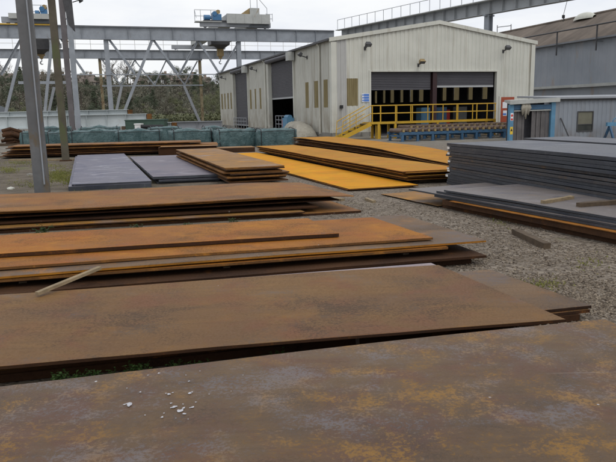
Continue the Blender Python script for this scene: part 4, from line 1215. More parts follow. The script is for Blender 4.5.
# long raking legs down to the ground
for px0, px1, pyb in ((152, 117.5, 126), (24, 2, 140), (52, 43, 129)):
    a = F1.hu(px0, 40)[0]; b = F1.hu(px1, pyb)[0]
    mb = MB(); mb.ibeam((a, .02, zc), (b, .02, 0), .36, .36, .03, .03, (0, 1, 0)); mb.build('raking_leg', M['steel'], run1)
ug = F1.hu(3, 100)[0]
mb = MB(); mb.add([(ug - 1.2, -.05, 3.6), (ug + .1, -.05, 3.0), (ug + 1.0, -.05, 1.6), (ug + .7, -.05, .4), (ug - 1.2, -.05, .4)], [(0, 1, 2, 3, 4), (4, 3, 2, 1, 0)]); mb.build('gusset_plate', M['steel'], run1)
for px, hw in ((107.5, .24), (239.5, .3)):
    u = F1.hu(px, 60)[0]
    mb = MB(); mb.ibeam((u, .35, 0), (u, .35, ZB - H1 - .01), .6, .6, .04, .03, (0, 1, 0)); lg = mb.build('post', M['steel'], run1)
    mb = MB(); mb.box(u - .45, u + .45, -.1, .8, 0, .35); mb.build('base_plate', M['darkrust'], lg)

b2 = at(0, 49, ZB); F2 = Frame(b2.x, b2.y, R(17.8))
run2 = empty('crane_runway', F2.o, F2.a, 'farther grey crane runway girder with a white handrail along its top', 'crane runway', 'crane runways')
H2 = 1.5; ur2 = F2.hu(345, 55)[0]
mb = MB(); girder(mb, -38, ur2, ZB, H2, .7, 2.8); mb.build('runway_girder', M['steel'], run2)
mb = MB(); n = 40
for i in range(n + 1):
    u = -38 + (ur2 + 38) * i / n; mb.tube([(u, .3, ZB), (u, .3, ZB + 2.0)], .05, 5)
for h in (1.0, 2.0): mb.tube([(-38, .3, ZB + h), (ur2, .3, ZB + h)], .045, 5)
mb.build('handrail', M['white'], run2)
z2c = ZB - H2 - .003; z2b = F2.hu(150, 85)[1]
mb = MB(); mb.box(F2.hu(100, 60)[0], F2.hu(202, 60)[0], -.12, .12, z2c - .25, z2c - .004); mb.build('top_chord', M['steel'], run2)
mb = MB(); mb.box(F2.hu(100, 60)[0], F2.hu(202, 60)[0], -.12, .12, z2b - .2, z2b); mb.build('bottom_chord', M['steel'], run2)
nodes = [(102, 120), (134, 120), (134, 154), (165.5, 154), (165.5, 184), (197, 184)]
for a, b in nodes:
    mb = MB(); mb.angle_bar((F2.hu(a, 60)[0], 0, z2c - .26), (F2.hu(b, 85)[0], 0, z2b), .2, .03, (0, 1, 0)); mb.build('brace', M['steel'], run2)
for px0, px1 in ((121.5, 113), (184, 200), (54, 45), (62, 54)):
    mb = MB(); mb.ibeam((F2.hu(px0, 85)[0], 0, z2b - .21), (F2.hu(px1, 120)[0], 0, 0), .45, .45, .04, .03, (0, 1, 0)); mb.build('raking_leg', M['girderg'], run2)
for px in (102, 201.5):
    u = F2.hu(px, 90)[0]; mb = MB(); mb.ibeam((u, .5, 0), (u, .5, ZB - H2 - .01), .5, .5, .05, .04, (0, 1, 0)); mb.build('post', M['rustycol'], run2)

# runway that climbs over the workshop roof line
k0, k1 = at(352, 28.3, ZB), at(500, -.8, ZB); dk = (k1 - k0).normalized()
F3 = Frame(k0.x, k0.y, math.atan2(dk.y, dk.x))
run3 = empty('crane_runway', F3.o, F3.a, 'crane runway girder with a walkway rail passing above the workshop gable', 'crane runway', 'crane runways')
mb = MB(); girder(mb, -2.5, 58, ZB, 1.35, .8, 1.7); mb.build('runway_girder', M['girderg2'], run3)
mb = MB(); mb.box(-2.5, 58, -1.1, -.42, ZB - .09, ZB - .005); mb.build('walkway', M['craneg'], run3)
mb = MB()
for i in range(36):
    u = -2 + 1.7 * i; mb.tube([(u, -1.05, ZB - .004), (u, -1.05, ZB + 1.3)], .035, 5)
for h in (1.3,): mb.tube([(-2, -1.05, ZB + h), (57.5, -1.05, ZB + h)], .035, 5)
mb.build('handrail', M['girderg'], run3)
for px in (488.5,):
    u = F3.hu(px, 20)[0]
    for uu in (u, u + 21):
        mb = MB(); mb.ibeam((uu, 0, 0), (uu, 0, ZB - 1.37), .65, .65, .04, .04, (0, 1, 0)); mb.bar((uu, -.7, ZB - 1.46), (uu, .7, ZB - 1.46), .4, .18); mb.build('post', M['steel'], run3)
# dangling cable with a hook
u, z = F3.hu(545, 0)[0], 0
hk = at(563.5, 15, 10.2)
e = empty('hanging_cable', hk, 0, 'thin dark cable with a small hook dangling in the sky above the shed roof', 'cable')
top_ = F3.o + F3.u * 22 + Vector((0, 0, ZB - 1.05)) - hk
mb = MB(); mb.tube([(0, 0, 0), (.25, -.2, 1.5), (.4, -.4, 4.5)], .025, 5); mb.build('strand', M['darkm'], e)
mb = MB(); mb.box(-.12, .12, -.06, .06, -.3, 0); mb.tube([(0, 0, -.3), (.1, 0, -.45), (0, 0, -.55), (-.1, 0, -.5)], .04, 6); mb.build('hook', M['black'], e)
mb = MB(); pA = Vector((-6, 6, 4.7)); pB = Vector((9, -8, 4.4))
mb.tube([pA + (pB - pA) * (i / 10) + Vector((0, 0, -.9 * 4 * (i / 10) * (1 - i / 10) + .45)) for i in range(11)], .03, 5); mb.build('span_wire', M['darkm'], e)

# ------------------------------------------------------------------ travelling cranes
def crane(px_l, px_r, py_top, label, motor_px, hook_px, hook_py, box_px, cab=True):
    ul = F1.hu(px_l, 24)[0]; uh = F1.hu(px_r, 24)[0]
    e = empty('overhead_crane', F1.o, F1.a, label, 'overhead crane', 'overhead cranes on the runways')
    span = (F2.o - F1.o).dot(F1.w); z0 = ZB + .125
    for w_ in (0, span):
        mb = MB(); mb.box(ul, uh, w_ - .32, w_ + .32, z0 + .15, z0 + .8)
        for u in (ul + .7, uh - .7): mb.tube([(u, w_ - .16, z0 + .30), (u, w_ + .16, z0 + .30)], .30, 14)
        mb.build('end_carriage', M['girderg'], e)
    a, b = F1.hu(box_px[0], 20)[0], F1.hu(box_px[1], 20)[0]
    zt_ = F1.hu(box_px[0], py_top)[1]
    for x0, x1 in ((a, a + (b - a) * .3), (a + (b - a) * .7, b)):
        mb = MB(); mb.box(x0, x1, -.6, span + .6, z0 + .805, zt_ - .02); mb.build('girder', M['craneg'], e)
    mb = MB(); mb.box(a - .05, b + .05, -.95, -.605, z0 + .55, zt_)
    for f in (.2, .4, .6, .8): mb.box(a + (b - a) * f - .03, a + (b - a) * f + .03, -.99, -.952, z0 + .6, zt_ - .05)
    mb.build('end_plate', M['craneg'], e)
    mb = MB(); q = b + .2
    for y in (-.36, .36): mb.add([(q, y, z0 + .1), (q - 3.2, y, z0 + .1), (q - 2.4, y, z0 + .95), (q - .3, y, z0 + .95)], [(0, 1, 2, 3), (3, 2, 1, 0)])
    mb.add([(q - 3.2, -.36, z0 + .1), (q - 3.2, .36, z0 + .1), (q - 2.4, .36, z0 + .95), (q - 2.4, -.36, z0 + .95)], [(0, 1, 2, 3)])
    mb.build('bogie_plate', M['steel'], e)
    ml, mr_ = F1.hu(motor_px[0], 20)[0], F1.hu(motor_px[1], 20)[0]; mm = mr_ - ml
    mb = MB(); mb.box(ml, mr_ + .6, -.6, .6, z0 + .805, z0 + .95); mb.build('motor_bed', M['darkm'], e)
    mb = MB(); mb.tube([(ml + .1, -.15, z0 + 1.3), (ml + mm * .38, -.15, z0 + 1.3)], .36, 12); mb.tube([(ml + mm * .38, -.15, z0 + 1.3), (ml + mm * .46, -.15, z0 + 1.3)], .18, 10)
    mb.box(ml + mm * .5, mr_, -.5, .4, z0 + .955, z0 + 1.75); mb.tube([(ml + mm * .62, -.58, z0 + 1.8), (ml + mm * .62, .45, z0 + 1.8)], .32, 12)
    mb.build('drive_motor', M['motor'], e)
    mb = MB(); mb.tube([(ml + mm * .82, -.5, z0 + 2.05), (ml + mm * .82, .4, z0 + 2.05)], .28, 10); mb.build('brake_drum', M['hook'], e)
    mb = MB()
    for u in (ml - 1.0, ml - .2, ml + mm * .5, mr_): mb.tube([(u, .6, z0 + .81), (u, .6, z0 + 2.4)], .035, 5)
    for h in (1.6, 2.4): mb.tube([(ml - 1.0, .6, z0 + h), (mr_, .6, z0 + h)], .035, 5)
    mb.tube([(ml - 1.0, -.6, z0 + 1.2), (ml - 1.0, .6, z0 + 2.4)], .035, 5)
    mb.build('guard_rail', M['girderg'], e)
    mb = MB(); mb.box(ml - 1.1, mr_, -.65, .65, z0 + .7, z0 + .80); mb.build('platform', M['craneg'], e)
    if cab:
        c0_, c1_ = F1.hu(249, 10)[0], F1.hu(258.5, 10)[0]; ct = F1.hu(250, 8.5)[1]
        mb = MB(); mb.box(c0_, c1_, -.5, 1.6, zt_ + .003, ct); mb.build('machinery_house', M['craneg'], e)
        mb = MB(); mb.add([(c0_ - .003, -.3, ct), (c0_ - 1.3, -.3, zt_ + .02), (c0_ - .003, -.3, zt_ + .02), (c0_ - .003, 1.4, ct), (c0_ - 1.3, 1.4, zt_ + .02), (c0_ - .003, 1.4, zt_ + .02)],
                          [(0, 1, 2), (5, 4, 3), (0, 3, 4, 1)]); mb.build('sloping_cover', M['hook'], e)
        mb = MB()
        for u in (c0_ + .15, c1_ - .25): mb.tube([(u, -.3, ct), (u, -.3, ct + 1.6)], .04, 5)
        mb.tube([(c0_ + .15, -.3, ct + 1.5), (c1_ - .25, -.3, ct + 1.5), (b - .2, -.3, zt_ + .9), (b - .2, -.3, zt_)], .04, 5); mb.build('ladder_rail', M['girderg'], e)
        mb = MB()
        for u in (b - .4, b + .5): mb.tube([(u, -.5, z0 + .95), (u, -.5, zt_ + .2)], .035, 5)
        for h in (.1, -.5): mb.tube([(b - .4, -.5, zt_ + h), (b + .5, -.5, zt_ + h)], .035, 5)
        mb.build('guard_rail', M['girderg'], e)
    # crab hanging between the girders, with its hook block
    wm = span * .5
    uc = F1.hu(hook_px, hook_py[0], wm)[0]
    t0 = F1.hu(hook_px, hook_py[0], wm)[1]; t1 = F1.hu(hook_px, hook_py[1], wm)[1]
    mb = MB(); mb.box(uc - 1.7, uc + 1.3, wm - 1.6, wm + 1.6, t0 + .25, z0 + .8); mb.add([(uc - 1.7, wm - 1.6, t0 + .245), (uc + 1.3, wm - 1.6, t0 + .245), (uc + .5, wm - .6, t0 - .3), (uc - .6, wm - .6, t0 - .3), (uc + .5, wm + .6, t0 - .3), (uc - .6, wm + .6, t0 - .3)], [(0, 1, 2, 3), (3, 2, 4, 5)]); mb.build('crab', M['darkm'], e)
    mb = MB(); mb.box(uc - .5, uc + .5, wm - .35, wm + .35, t1 + .45, t0 - .31); mb.tube([(uc, wm, t1 + .449), (uc, wm, t1)], [.36, .2], 10)
    hb = mb.build('hook_block', M['hook'], e)
    mb = MB(); mb.tube([(uc, wm, t1 + .02), (uc, wm, t1 - .35)] + [(uc + .22 * math.sin(q_), wm, t1 - .55 + .22 * math.cos(q_)) for q_ in [i_ * -.5 for i_ in range(1, 9)]], [.07, .07] + [.08, .09, .10, .10, .09, .08, .06, .04], 8); mb.build('hook', M['girderg'], hb)
crane(200, 270, 14.5, 'grey travelling crane with blue motor and machinery house, near the workshop', (203, 221), 220, (47, 59), (226, 268))
crane(2, 52, 14.0, 'grey travelling crane partly behind the tall columns, blue drums on top', (35, 48), 41, (52, 59), (10, 50), False)
mb = MB(); mb.box(F1.hu(-8, 24)[0], F1.hu(55, 24)[0], -.42, -.36, ZB - .02, ZB + .14); mb.build('conductor_cover', M['yellow'], run1)

# ------------------------------------------------------------------ tall columns
def column(px, py, kind, label, width, H=16):
    p = at(px, py)
    e = empty('crane_column', p, R(18.5), label, 'steel column', 'tall steel columns in a line')
    if kind == 'box':
        mb = MB(); h = width / 2
        for z0_, z1_ in ((0, H),): mb.ibeam((0, 0, 0), (0, 0, H), width, width * .92, .028, .022, (0, 1, 0))
        mb.box(-h * .9, -h * .9 + .02, -h + .03, h - .03, 0, H); mb.box(h * .9 - .02, h * .9, -h + .03, h - .03, 0, H)
        mb.build('shaft', M['steelcol'], e)
        mb = MB(); mb.tube([(h * .4, -h - .04, .3), (h * .4, -h - .04, H)], .018, 6); mb.build('conduit', M['steel'], e)
    elif kind == 'mossy':
        mb = MB(); mb.ibeam((0, 0, 0), (0, 0, H), width, width * .8, .02, .02, (0, 1, 0)); mb.box(-width * .4, -width * .4 + .02, -width / 2 + .02, width / 2 - .02, 0, H); mb.build('shaft', M['mossycol'], e)
    else:
        for x, m in ((-.24, 'rustycol'), (.24, 'steelcol')):
            mb = MB(); mb.ibeam((x, 0, 0), (x, 0, H), .6, .44, .04, .04, (0, 1, 0)); mb.build('shaft', M['steel'] if x > 0 else M['mauvecol'], e)
        mb = MB()
        for i in range(12):
            z = 1 + i * 1.2; mb.bar((-.2, .1, z), (.2, .1, z + .6 * (1 if i % 2 else -1)), .05, .05)
        mb.build('lacing', M['steel'], e)
        zh0, zh1 = 8.4, 14.5
        mb = MB(); mb.add([(.62, -.35, zh0 + .3), (.5, -.35, zh1), (-.62, -.35, zh1), (.15, -.35, zh0 + .8), (.62, .35, zh0 + .3), (.5, .35, zh1), (-.62, .35, zh1), (.15, .35, zh0 + .8)],
                          [(3, 2, 1, 0), (4, 5, 6, 7), (0, 1, 5, 4), (1, 2, 6, 5), (2, 3, 7, 6), (3, 0, 4, 7)]); mb.build('haunch', M['darkm'], e)
        mb = MB(); mb.tube([(.6, -.1, 11.0), (1.2, -.1, 11.2)], .04, 6); mb.tube([(1.15, -.1, 11.3), (1.3, -.1, 11.05)], [.1, .2], 8); mb.build('lamp', M['black'], e)
    mb = MB(); k = .45 if kind != 'pair' else .9
    mb.box(-k * .55, k * .55, -k * .55, k * .55, 0, .04)
    mb.build('base_plate', M['darkrust'], e)
column(43, 196, 'box', 'thick grey column standing on the earth beside the blue-grey plates', .36)
column(66, 160.8, 'mossy', 'slimmer moss-stained column standing at the long dark stack', .36)
column(76.5, 137.5, 'pair', 'double-shaft laced grey column behind the tarped bales', .6)

# ------------------------------------------------------------------ tarped bales
def bale(x0, x1, ybase, depth, h, label, seed, rx=.0):
    a = at(x0, ybase); b = at(x1, ybase)
    ang = R(16); L = (b - a).length * .955
    rr = random.Random(seed); mb = MB()
    nx, ny, nz_ = 14, 6, 7
    def disp(x, y, z, nrm):
        k = .05 * math.sin(x * 5 + seed + z * 3) + .04 * math.sin(x * 11 + y * 4 + seed * 2) + rr.uniform(-.03, .03)
        s_ = 1 if z > .1 else .3
        return k * s_
    def sq(u, v, w_):
        # rounded box with drooping edges
        x, y, z = u * L, v * depth, w_ * h
        rx_ = min(u, 1 - u) * L; ry = min(v, 1 - v) * depth
        z -= .10 * math.exp(-rx_ * 5) * w_ + .05 * math.exp(-ry * 7) * w_ - .05 * math.sin(u * 9 + seed) * w_
        return x, y, z
    idx = {}
    def vert(i, j, k):
        key = (i, j, k)
        if key not in idx:
            u, v, w_ = i / nx, j / ny, k / nz_
            x, y, z = sq(u, v, w_)
            d = disp(x, y, z, None)
            if i == 0: x -= d + .03
            if i == nx: x += d + .03
            if j == 0: y -= d + .05 * math.sin(math.pi * w_)
            if j == ny: y += d
            if k == nz_: z += d * .8
            idx[key] = len(mb.v); mb.v.append((x, y, max(z, 0)))
        return idx[key]
    def face(*f): mb.f.append(tuple(vert(*q) for q in f)); mb.m.append(0)
    for i in range(nx):
        for k in range(nz_):
            face((i, 0, k), (i + 1, 0, k), (i + 1, 0, k + 1), (i, 0, k + 1)); face((i + 1, ny, k), (i, ny, k), (i, ny, k + 1), (i + 1, ny, k + 1))
        for j in range(ny): face((i, j, nz_), (i + 1, j, nz_), (i + 1, j + 1, nz_), (i, j + 1, nz_))
    for j in range(ny):
        for k in range(nz_):
            face((0, j + 1, k), (0, j, k), (0, j, k + 1), (0, j + 1, k + 1)); face((nx, j, k), (nx, j + 1, k), (nx, j + 1, k + 1), (nx, j, k + 1))
    e = empty('tarped_bale', a, ang, label, 'tarped bale', 'bales wrapped in teal tarpaulin')
    mb.build('tarpaulin', M['tarp'], e, smooth=True)
    mb = MB()
    for u in (.05, .95):
        x = u * L
        mb.tube([(x, -.1, .0), (x, -.1, h * .85), (x, -.02, h * .98), (x, depth * .5, h * 1.06), (x, depth + .02, h * .9)], .022, 5)
    mb.tube([(.03 * L, -.11, h * .86), (.5 * L, -.13, h * .9), (.97 * L, -.11, h * .86)], .018, 5)
    mb.build('strap', M['black'], e)
zz = .95
bale(22, 45, 146.5, 1.6, zz, 'teal tarped bale between the rusty scrap and the thick column', 1)
bale(48, 67, 146.5, 1.6, zz * .95, 'teal tarped bale between the two lone columns', 2)
bale(70, 115, 146.5, 1.7, zz, 'teal tarped bale under the double-shaft column', 3)
bale(117, 157, 146.8, 1.7, zz, 'teal tarped bale above the blue-grey plates', 4)
bale(172.5, 211, 147.5, 1.7, zz * 1.02, 'teal tarped bale above the short brown stack', 5)
bale(218, 257, 147.5, 1.7, zz, 'teal tarped bale before the lowered side shutter', 6)
bale(259.5, 297, 147, 1.7, zz * .98, 'teal tarped bale below the open side doorway', 7)
bale(150, 177, 142.5, 1.5, zz * 1.05, 'teal tarped bale set back in the gap above the mauve-grey plate', 8)
bale(204, 226, 142.5, 1.5, zz * 1.05, 'teal tarped bale set back at the far corner of the workshop', 9)
bale(80, 112, 141.5, 1.5, zz * 1.08, 'teal tarped bale set back behind the double-shaft column', 10)
bale(36, 62, 141.5, 1.5, zz * 1.08, 'teal tarped bale set back behind the slimmer mossy column', 11)

# ------------------------------------------------------------------ painted girders beyond the bales
def stored_girder(px0, px1, py_t, py_b, Y, mat, label, end=True, name='stored_girder', sup=True):
    def pt(px, py):
        d = ray(px, py); t = Y / d.y; p = d * t; return p.x, p.z + EYE
    x0, z1 = pt(px0, py_t); x1, _ = pt(px1, py_t); _, z0 = pt((px0 + px1) / 2, py_b)
    ztop = .5 * (z1 + pt(px1, py_t)[1]); h = ztop - z0; L = x1 - x0
    ang = R(2)
    e = empty(name, (x0, Y, max(z0, 0)), ang, label, 'steel girder', 'painted girders stored beyond the bales')
    mb = MB(); mb.ibeam((0, 0, h / 2), (L, 0, h / 2), h, .5, .05, .03)
    n = max(2, int(L / 1.6))
    for i in range(n + 1):
        x = .1 + (L - .2) * i / n; mb.box(x - .012, x + .012, -.23, -.016, .052, h - .052)
    mb.build('body', M[mat], e)
    if end:
        mb = MB(); mb.box(L + .002, L + .35, -.25, .25, .03, h - .03); mb.build('bare_end', M['edgeorange'], e)
    if z0 > .1 and sup:
        mb = MB()
        for f in (.15, .85): mb.box(L * f - .15, L * f + .15, -.3, .3, -z0, -.003)
        mb.build('packing', M['timberd'], e)
stored_girder(-12, 127, 110.8, 117, 60, 'girder', 'long white girder on top, reaching past the double-shaft column', sup=False)
stored_girder(-14, 146, 115.2, 127.5, 57, 'girder', 'long white girder in front, its rusty end near the green box')
stored_girder(-14, 124, 117.3, 128.5, 60, 'girder', 'white girder lying under the top white girder', False)
stored_girder(157, 172, 122.2, 128.5, 52, 'girder', 'short white girder end between the green box and the grey girder')
stored_girder(172.5, 222, 121.2, 129, 54, 'girderg', 'plain pale grey girder near the far corner of the workshop', False)
# green box with white label, dark pipe
def boxthing(name, px0, px1, py0, py1, Y, depth, mat, label, cat, feet=False):
    d = ray(px0, py0); p = d * (Y / d.y); d2 = ray(px1, py1); q = d2 * (Y / d2.y)
    z1 = p.z + EYE; x0, x1 = p.x, q.x
    e = empty(name, (x0, Y, 0), R(3), label, cat)
    L = x1 - x0
    mb = MB(); mb.box(0, L, 0, depth, .12, z1); mb.build('body', M[mat], e)
    mb = MB(); mb.box(-.04, L + .04, -.04, depth + .04, z1 + .002, z1 + .08); mb.build('lid', M[mat], e)
    mb = MB()
    for x in (.2, L - .4): mb.box(x, x + .2, 0, depth, 0, .118)
    mb.build('skid', M['darkm'], e)
    return e, L, z1
e, L, z1 = boxthing('green_container', 125, 164, 121, 129, 50, 2.0, 'green', 'low dark green container behind the bales', 'container')
e, L, z1 = boxthing('white_box', 134.5, 141, 124.8, 130, 47, .8, 'white', 'small white box in front of the dark green container', 'box')
p = ray(141, 126.6); p = p * (47 / p.y); q = ray(163, 126.6); q = q * (47 / q.y)
e = empty('rubber_hose', (p.x, 47, 0), 0, 'thick black pipe bundle lying before the dark green container', 'pipe')
mb = MB(); mb.tube([(0, 0, p.z + EYE), (q.x - p.x, .1, q.z + EYE)], .14, 10); mb.build('pipe', M['black'], e)
mb = MB()
for x in (.3, q.x - p.x - .3): mb.box(x - .08, x + .08, -.2, .2, 0, p.z + EYE - .145)
mb.build('stand', M['darkm'], e)
e = empty('scrap_rack', at(206, 131), R(10), 'rusty scrap beams piled low behind the bale by the workshop corner', 'scrap')
mb = MB()
for i in range(3): mb.ibeam((-1.1 + .1 * i, .3 * i, .3 + .26 * i), (1.0 + .15 * i, .3 * i + .1, .3 + .26 * i), .24, .24, .03, .03)
mb.build('scrap_beam', M['edgeorange'], e)
mb = MB(); mb.box(-.9, -.7, -.2, .9, 0, .17); mb.box(.6, .8, -.2, .9, 0, .17); mb.build('bearer', M['timberd'], e)

# rusty scrap coils by the left edge
e = empty('scrap_heap', at(12, 145.5), R(20), 'dark rusty heap of bent tubes and bars by the first tarped bale', 'scrap')
rr = random.Random(8)
for i in range(7):
    mb = MB(); y = rr.uniform(-.3, .8); z = .15 + .13 * i
    x0_ = rr.uniform(-.8, -.3); mb.tube([(x0_, y, z), (x0_ + .5, y + rr.uniform(-.2, .2), z + rr.uniform(-.02, .15)), (x0_ + rr.uniform(.9, 1.4), y + .2, z - .12)], rr.uniform(.08, .15), 9)
    mb.build('bent_tube', M['darkrust'], e)
mb = MB(); mb.box(-.9, .9, -.4, 1.0, 0, .14); mb.build('skid', M['timberd'], e)
# sign on post
p = at(19.5, 137.5)
e = empty('yard_sign', p, R(8), 'white notice with blue and yellow pictograms on a post by the white girders', 'sign')
def zh(py, p=p):
    d = ray(19.5, py); t = p.y / d.y; return d.z * t + EYE
z0_, z1_ = zh(126.2), zh(118.4); hw = (at(23.5, 137.5) - at(15.6, 137.5)).length / 2
mb = MB(); mb.tube([(0, .05, 0), (0, .05, z1_)], .04, 8); mb.build('post', M['girderg'], e)
mb = MB(); mb.box(-hw, hw, -.02, .005, z0_, z1_); mb.build('sign_board', M['signwhite'], e)
hh = z1_ - z0_
mb = MB()
for x in (-.55, 0, .55): mb.tube([(x * hw, -.03, z0_ + hh * .7), (x * hw, -.021, z0_ + hh * .7)], hw * .24, 12)
mb.build('blue_pictogram', M['signblue'], e)
mb = MB()
for x in (-.3, .35): mb.add([(x * hw - .1, -.026, z0_ + hh * .2), (x * hw + .1, -.026, z0_ + hh * .2), (x * hw, -.026, z0_ + hh * .42)], [(0, 1, 2)])
mb.build('yellow_pictogram', M['signyellow'], e)

# white rubble bits on the earth
for i, (px, py, s_, lab) in enumerate(((11, 189, .09, 'white stone on the earth beside the thick grey column'), (30, 175, .10, 'pale flat stone on the earth left of the column foot'.replace(' left of', ' beyond')), (54, 171, .08, 'small pale stone in the grass by the blue-grey plate'))):
    mb = MB(); p = at(px, py); rr = random.Random(i)
    n = 9
    vs = [(0, 0, s_ * .7)] + [(math.cos(6.28 * k / n) * s_ * rr.uniform(.7, 1.2), math.sin(6.28 * k / n) * s_ * rr.uniform(.6, 1), s_ * .4) for k in range(n)] + [(math.cos(6.28 * k / n) * s_ * 1.1, math.sin(6.28 * k / n) * s_, 0) for k in range(n)]
    fs = [(0, 1 + k, 1 + (k + 1) % n) for k in range(n)] + [(1 + k, 1 + n + k, 1 + n + (k + 1) % n, 1 + (k + 1) % n) for k in range(n)]
    mb.add(vs, fs); tag(mb.build('loose_stone', M['vent'] if i == 0 else M['concrete'], None, p), lab, 'stone', 'pale stones on the earth')

# ------------------------------------------------------------------ wooded hill with houses
def hill_z(x, y):
    # rises beyond the girders, crest about 210 m out
    t = min(1, max(0, (y - 134 - .10 * (x + 60)) / 96)); t = t * t * (3 - 2 * t)
    return 12.0 * t * (1 + .06 * math.sin(x * .05) + .03 * math.sin(x * .13 + 1)) * (1 if x < 30 else max(.3, 1 - (x - 30) / 260)) - .5
mb = MB(); NX, NY = 70, 30
for i in range(NX + 1):
    for j in range(NY + 1):
        x = -330 + 700 * i / NX; y = 128 + 330 * j / NY; mb.v.append((x, y, hill_z(x, y)))
for i in range(NX):
    for j in range(NY):
        a = i * (NY + 1) + j; mb.f.append((a, a + NY + 1, a + NY + 2, a + 1)); mb.m.append(0)
tag(mb.build('hill', M['hillm'], smooth=True), kind='structure')

def leafball(mb, c, r, n, size, rr, squash=.8, mats=1):
    for i in range(n):
        d = Vector((rr.gauss(0, 1), rr.gauss(0, 1), rr.gauss(0, 1))).normalized()
        q = Vector(c) + Vector((d.x * r, d.y * r, d.z * r * squash)) * (rr.random() ** .45)
        s_ = size * rr.uniform(.6, 1.3)
        a = Vector((rr.uniform(-1, 1), rr.uniform(-1, 1), rr.uniform(-1, 1))).normalized(); b = a.cross(d + Vector((.01, .02, .03))).normalized()
        mb.add([q - a * s_, q - b * s_ * .6, q + a * s_, q + b * s_ * .6], [(0, 1, 2, 3)])

def tree_proto(seed, h, mat, kind):
    rr = random.Random(seed)
    e = empty('tree', (0, 0, 0))
    tr = MB(); cr = MB()
    lean = Vector((rr.uniform(-.1, .1), rr.uniform(-.1, .1), 1))
    tr.tube([(0, 0, -.5), lean * h * .3, lean * h * .75], [h * .03, h * .022, h * .008], 6)
    for i in range(9 if kind != 'bare' else 16):
        z = rr.uniform(.25, .75) * h; a = rr.uniform(0, 6.28); l = h * rr.uniform(.2, .42)
        p = lean * z; q = p + Vector((math.cos(a) * l, math.sin(a) * l, l * rr.uniform(.5, 1.1)))
        tr.tube([p, (p + q) / 2 + Vector((0, 0, -.04 * h)), q], [h * .010, h * .007, h * .003], 5, False)
        if kind == 'bare':
            for k in range(7):
                m_ = p + (q - p) * rr.uniform(.3, 1); e2 = m_ + Vector((rr.uniform(-1, 1), rr.uniform(-1, 1), rr.uniform(.2, 1.2))) * h * .11
                tr.tube([m_, e2], [h * .004, h * .0022], 4, False)
                for j in range(3):
                    e3 = e2 + Vector((rr.uniform(-1, 1), rr.uniform(-1, 1), rr.uniform(0, 1))) * h * .06
                    tr.tube([(m_ + e2) / 2, e3], [h * .0025, h * .0018], 3, False)
        else:
            leafball(cr, q, h * rr.uniform(.10, .18), 330, h * .0135, rr)
    if kind == 'conifer':
        cr = MB()
        for i in range(13):
            z = h * (.15 + .8 * i / 12); r = h * .24 * (1 - i / 13) + .2
            for k in range(5):
                a = rr.uniform(0, 6.28); leafball(cr, (math.cos(a) * r * .6, math.sin(a) * r * .6, z), r * .55 + .2, 80, h * .014, rr)
    tr.build('trunk', M['bark'], e)
    if kind != 'bare': cr.build('crown', M[mat], e)
    return e
KINDS = [('round', 'leafd', 'dark green rounded tree'), ('round', 'leafm', 'olive bushy tree'), ('conifer', 'leafd', 'dark pointed evergreen'), ('bare', None, 'bare leafless tree'), ('round', 'leafb', 'brown twiggy tree')]
protos = {}
def put_tree(kind, x, y, h, label, seed, group):
    key = (kind, seed % 3)
    if key not in protos:
        protos[key] = tree_proto(seed * 7 + kind, 10, KINDS[kind][1], KINDS[kind][0]); o = protos[key]; first = True
    else: o = copy_tree(protos[key])
    o.location = (x, y, hill_z(x, y) - .2 if y > 128 else 0); o.scale = (h / 10,) * 3; o.rotation_euler = (0, 0, seed * 1.7)
    tag(o, label, 'tree', group)
def hill_at(px, Y):
    d = ray(px, 100); return d.x * Y / d.y
rt = random.Random(17)
GT = 'trees on the wooded hillside'
# crest trees that break the skyline
for i, (px, Y, k, h) in enumerate([(3, 238, 3, 8.5), (9, 241, 3, 9), (30, 236, 3, 6), (66, 243, 4, 5), (88, 238, 4, 5.5), (113, 240, 3, 9.5), (118, 246, 3, 8), (129, 238, 3, 10.5), (139, 246, 3, 6.5), (175, 242, 3, 6)]):
    put_tree(k, hill_at(px, Y), Y, h, '%s on the skyline, %s along the hill crest' % (KINDS[k][2], ['first', 'second', 'third', 'fourth', 'fifth', 'sixth', 'seventh', 'eighth', 'ninth', 'tenth'][i]), i, GT)
# hillside rows, front rows lower and olive, upper rows dark
for row, (Y, n, hs) in enumerate(((143, 19, 4.6), (158, 18, 6.0), (176, 18, 6.5), (197, 18, 6.0), (217, 26, 4.4))):
    for i in range(n):
        px = -30 + 275 * (i + rt.uniform(-.35, .35)) / (n - 1)
        if row == 0: k = rt.choice([1, 1, 4, 1] if px > 120 else [0, 4, 0, 1])
        elif row == 1: k = rt.choice([1, 4, 0, 1] if px > 150 else [0, 0, 4, 2])
        elif row == 4: k = rt.choice([4, 0, 4, 3, 0])
        else: k = rt.choice([0, 4, 0, 2, 4, 0])
        y = Y + rt.uniform(-6, 6)
        put_tree(k, hill_at(px, y), y, hs * rt.uniform(.7, 1.3), '%s on the wooded slope, %s row up from the girders' % (KINDS[k][2], ['lowest', 'second', 'third', 'fourth', 'topmost'][row]), rt.randrange(100),
                 '%ss in the %s row of the slope' % (KINDS[k][2], ['lowest', 'second', 'third', 'fourth', 'topmost'][row]))
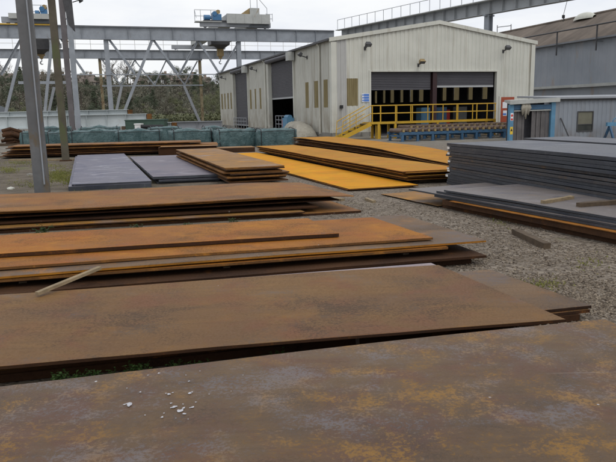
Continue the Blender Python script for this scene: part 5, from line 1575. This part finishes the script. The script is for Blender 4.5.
# undergrowth between the trees
mb = MB(); ru = random.Random(5)
for i in range(2200):
    px = ru.uniform(-40, 250); Y = ru.uniform(134, 226); x = hill_at(px, Y)
    leafball(mb, (x, Y, hill_z(x, Y) + .6), ru.uniform(.8, 1.8), 22, .26, ru)
tag(mb.build('undergrowth', M['leafb']), 'scrubby brown undergrowth covering the hillside between the trees', 'undergrowth', kind='stuff')
mb = MB()
for i in range(1300):
    px = ru.uniform(110, 245); Y = ru.uniform(124, 146); x = hill_at(px, Y)
    leafball(mb, (x, Y, max(0, hill_z(x, Y)) + .6), ru.uniform(.7, 1.7), 16, .24, ru)
tag(mb.build('bramble_scrub', M['leafm']), 'olive green scrub along the foot of the hill beside the workshop', 'scrub', kind='stuff')
# houses on the crest
def house(px, Y, wd, h, ang, mat, label):
    x = hill_at(px, Y); z = hill_z(x, Y) - .7
    e = empty('hill_house', (x, Y, z), ang, label, 'house', 'houses on the hill crest')
    d = 6.0
    mb = MB(); mb.box(-wd / 2, wd / 2, -d / 2, d / 2, 0, h)
    for s_ in (-1, 1): mb.add([(s_ * wd / 2, -d / 2, h), (s_ * wd / 2, d / 2, h), (s_ * wd / 2, 0, h + 1.6)], [(0, 1, 2), (2, 1, 0)])
    mb.build('wall', M[mat], e)
    mb = MB(); o_ = .35
    for s_ in (-1, 1):
        vs = [(-wd / 2 - o_, s_ * (d / 2 + o_), h - .15), (wd / 2 + o_, s_ * (d / 2 + o_), h - .15), (wd / 2 + o_, 0, h + 1.7), (-wd / 2 - o_, 0, h + 1.7)]
        mb.add(vs + [(a, b, c + .14) for a, b, c in vs], [(0, 1, 2, 3), (7, 6, 5, 4), (0, 4, 5, 1), (1, 5, 6, 2), (3, 7, 4, 0)])
    rf = mb.build('roof', M['tiles'], e)
    mb = MB(); mb.box(wd * .28, wd * .28 + .8, -.4, .4, h + 1.2, h + 2.6); mb.build('chimney', M['brickr'], rf)
    for f in (-.3, .05, .33):
        mb = MB(); mb.box(wd * f - .5, wd * f + .5, -d / 2 - .06, -d / 2 - .01, h * .45, h * .45 + 1.3); mb.build('window', M['glass'], e)
hl = [(12, 'cream rendered', 222, 8, 2.6, 10), (38, 'brick', 236, 9, 2.8, -15), (57, 'pale rendered', 226, 8, 2.2, 24), (86, 'small brick', 238, 7, 2.8, 5), (98, 'long pale', 228, 10, 2.0, 12),
      (148, 'brown brick', 240, 7, 3.0, -24), (160, 'white rendered', 227, 7, 2.9, 8), (174, 'wide cream', 243, 11, 3.0, 15), (188, 'brick', 224, 7, 2.5, -18), (199, 'low pale', 238, 8, 2.2, 12)]
for i, (px, nm, Y, wd, h, an) in enumerate(hl):
    house(px, Y, wd, h, R(an), 'brickr' if 'brick' in nm else ('white' if 'white' in nm else 'brickw'),
          '%s house on the hill crest, %s along the row of roofs' % (nm, ['first', 'second', 'third', 'fourth', 'fifth', 'sixth', 'seventh', 'eighth', 'ninth', 'tenth'][i]))
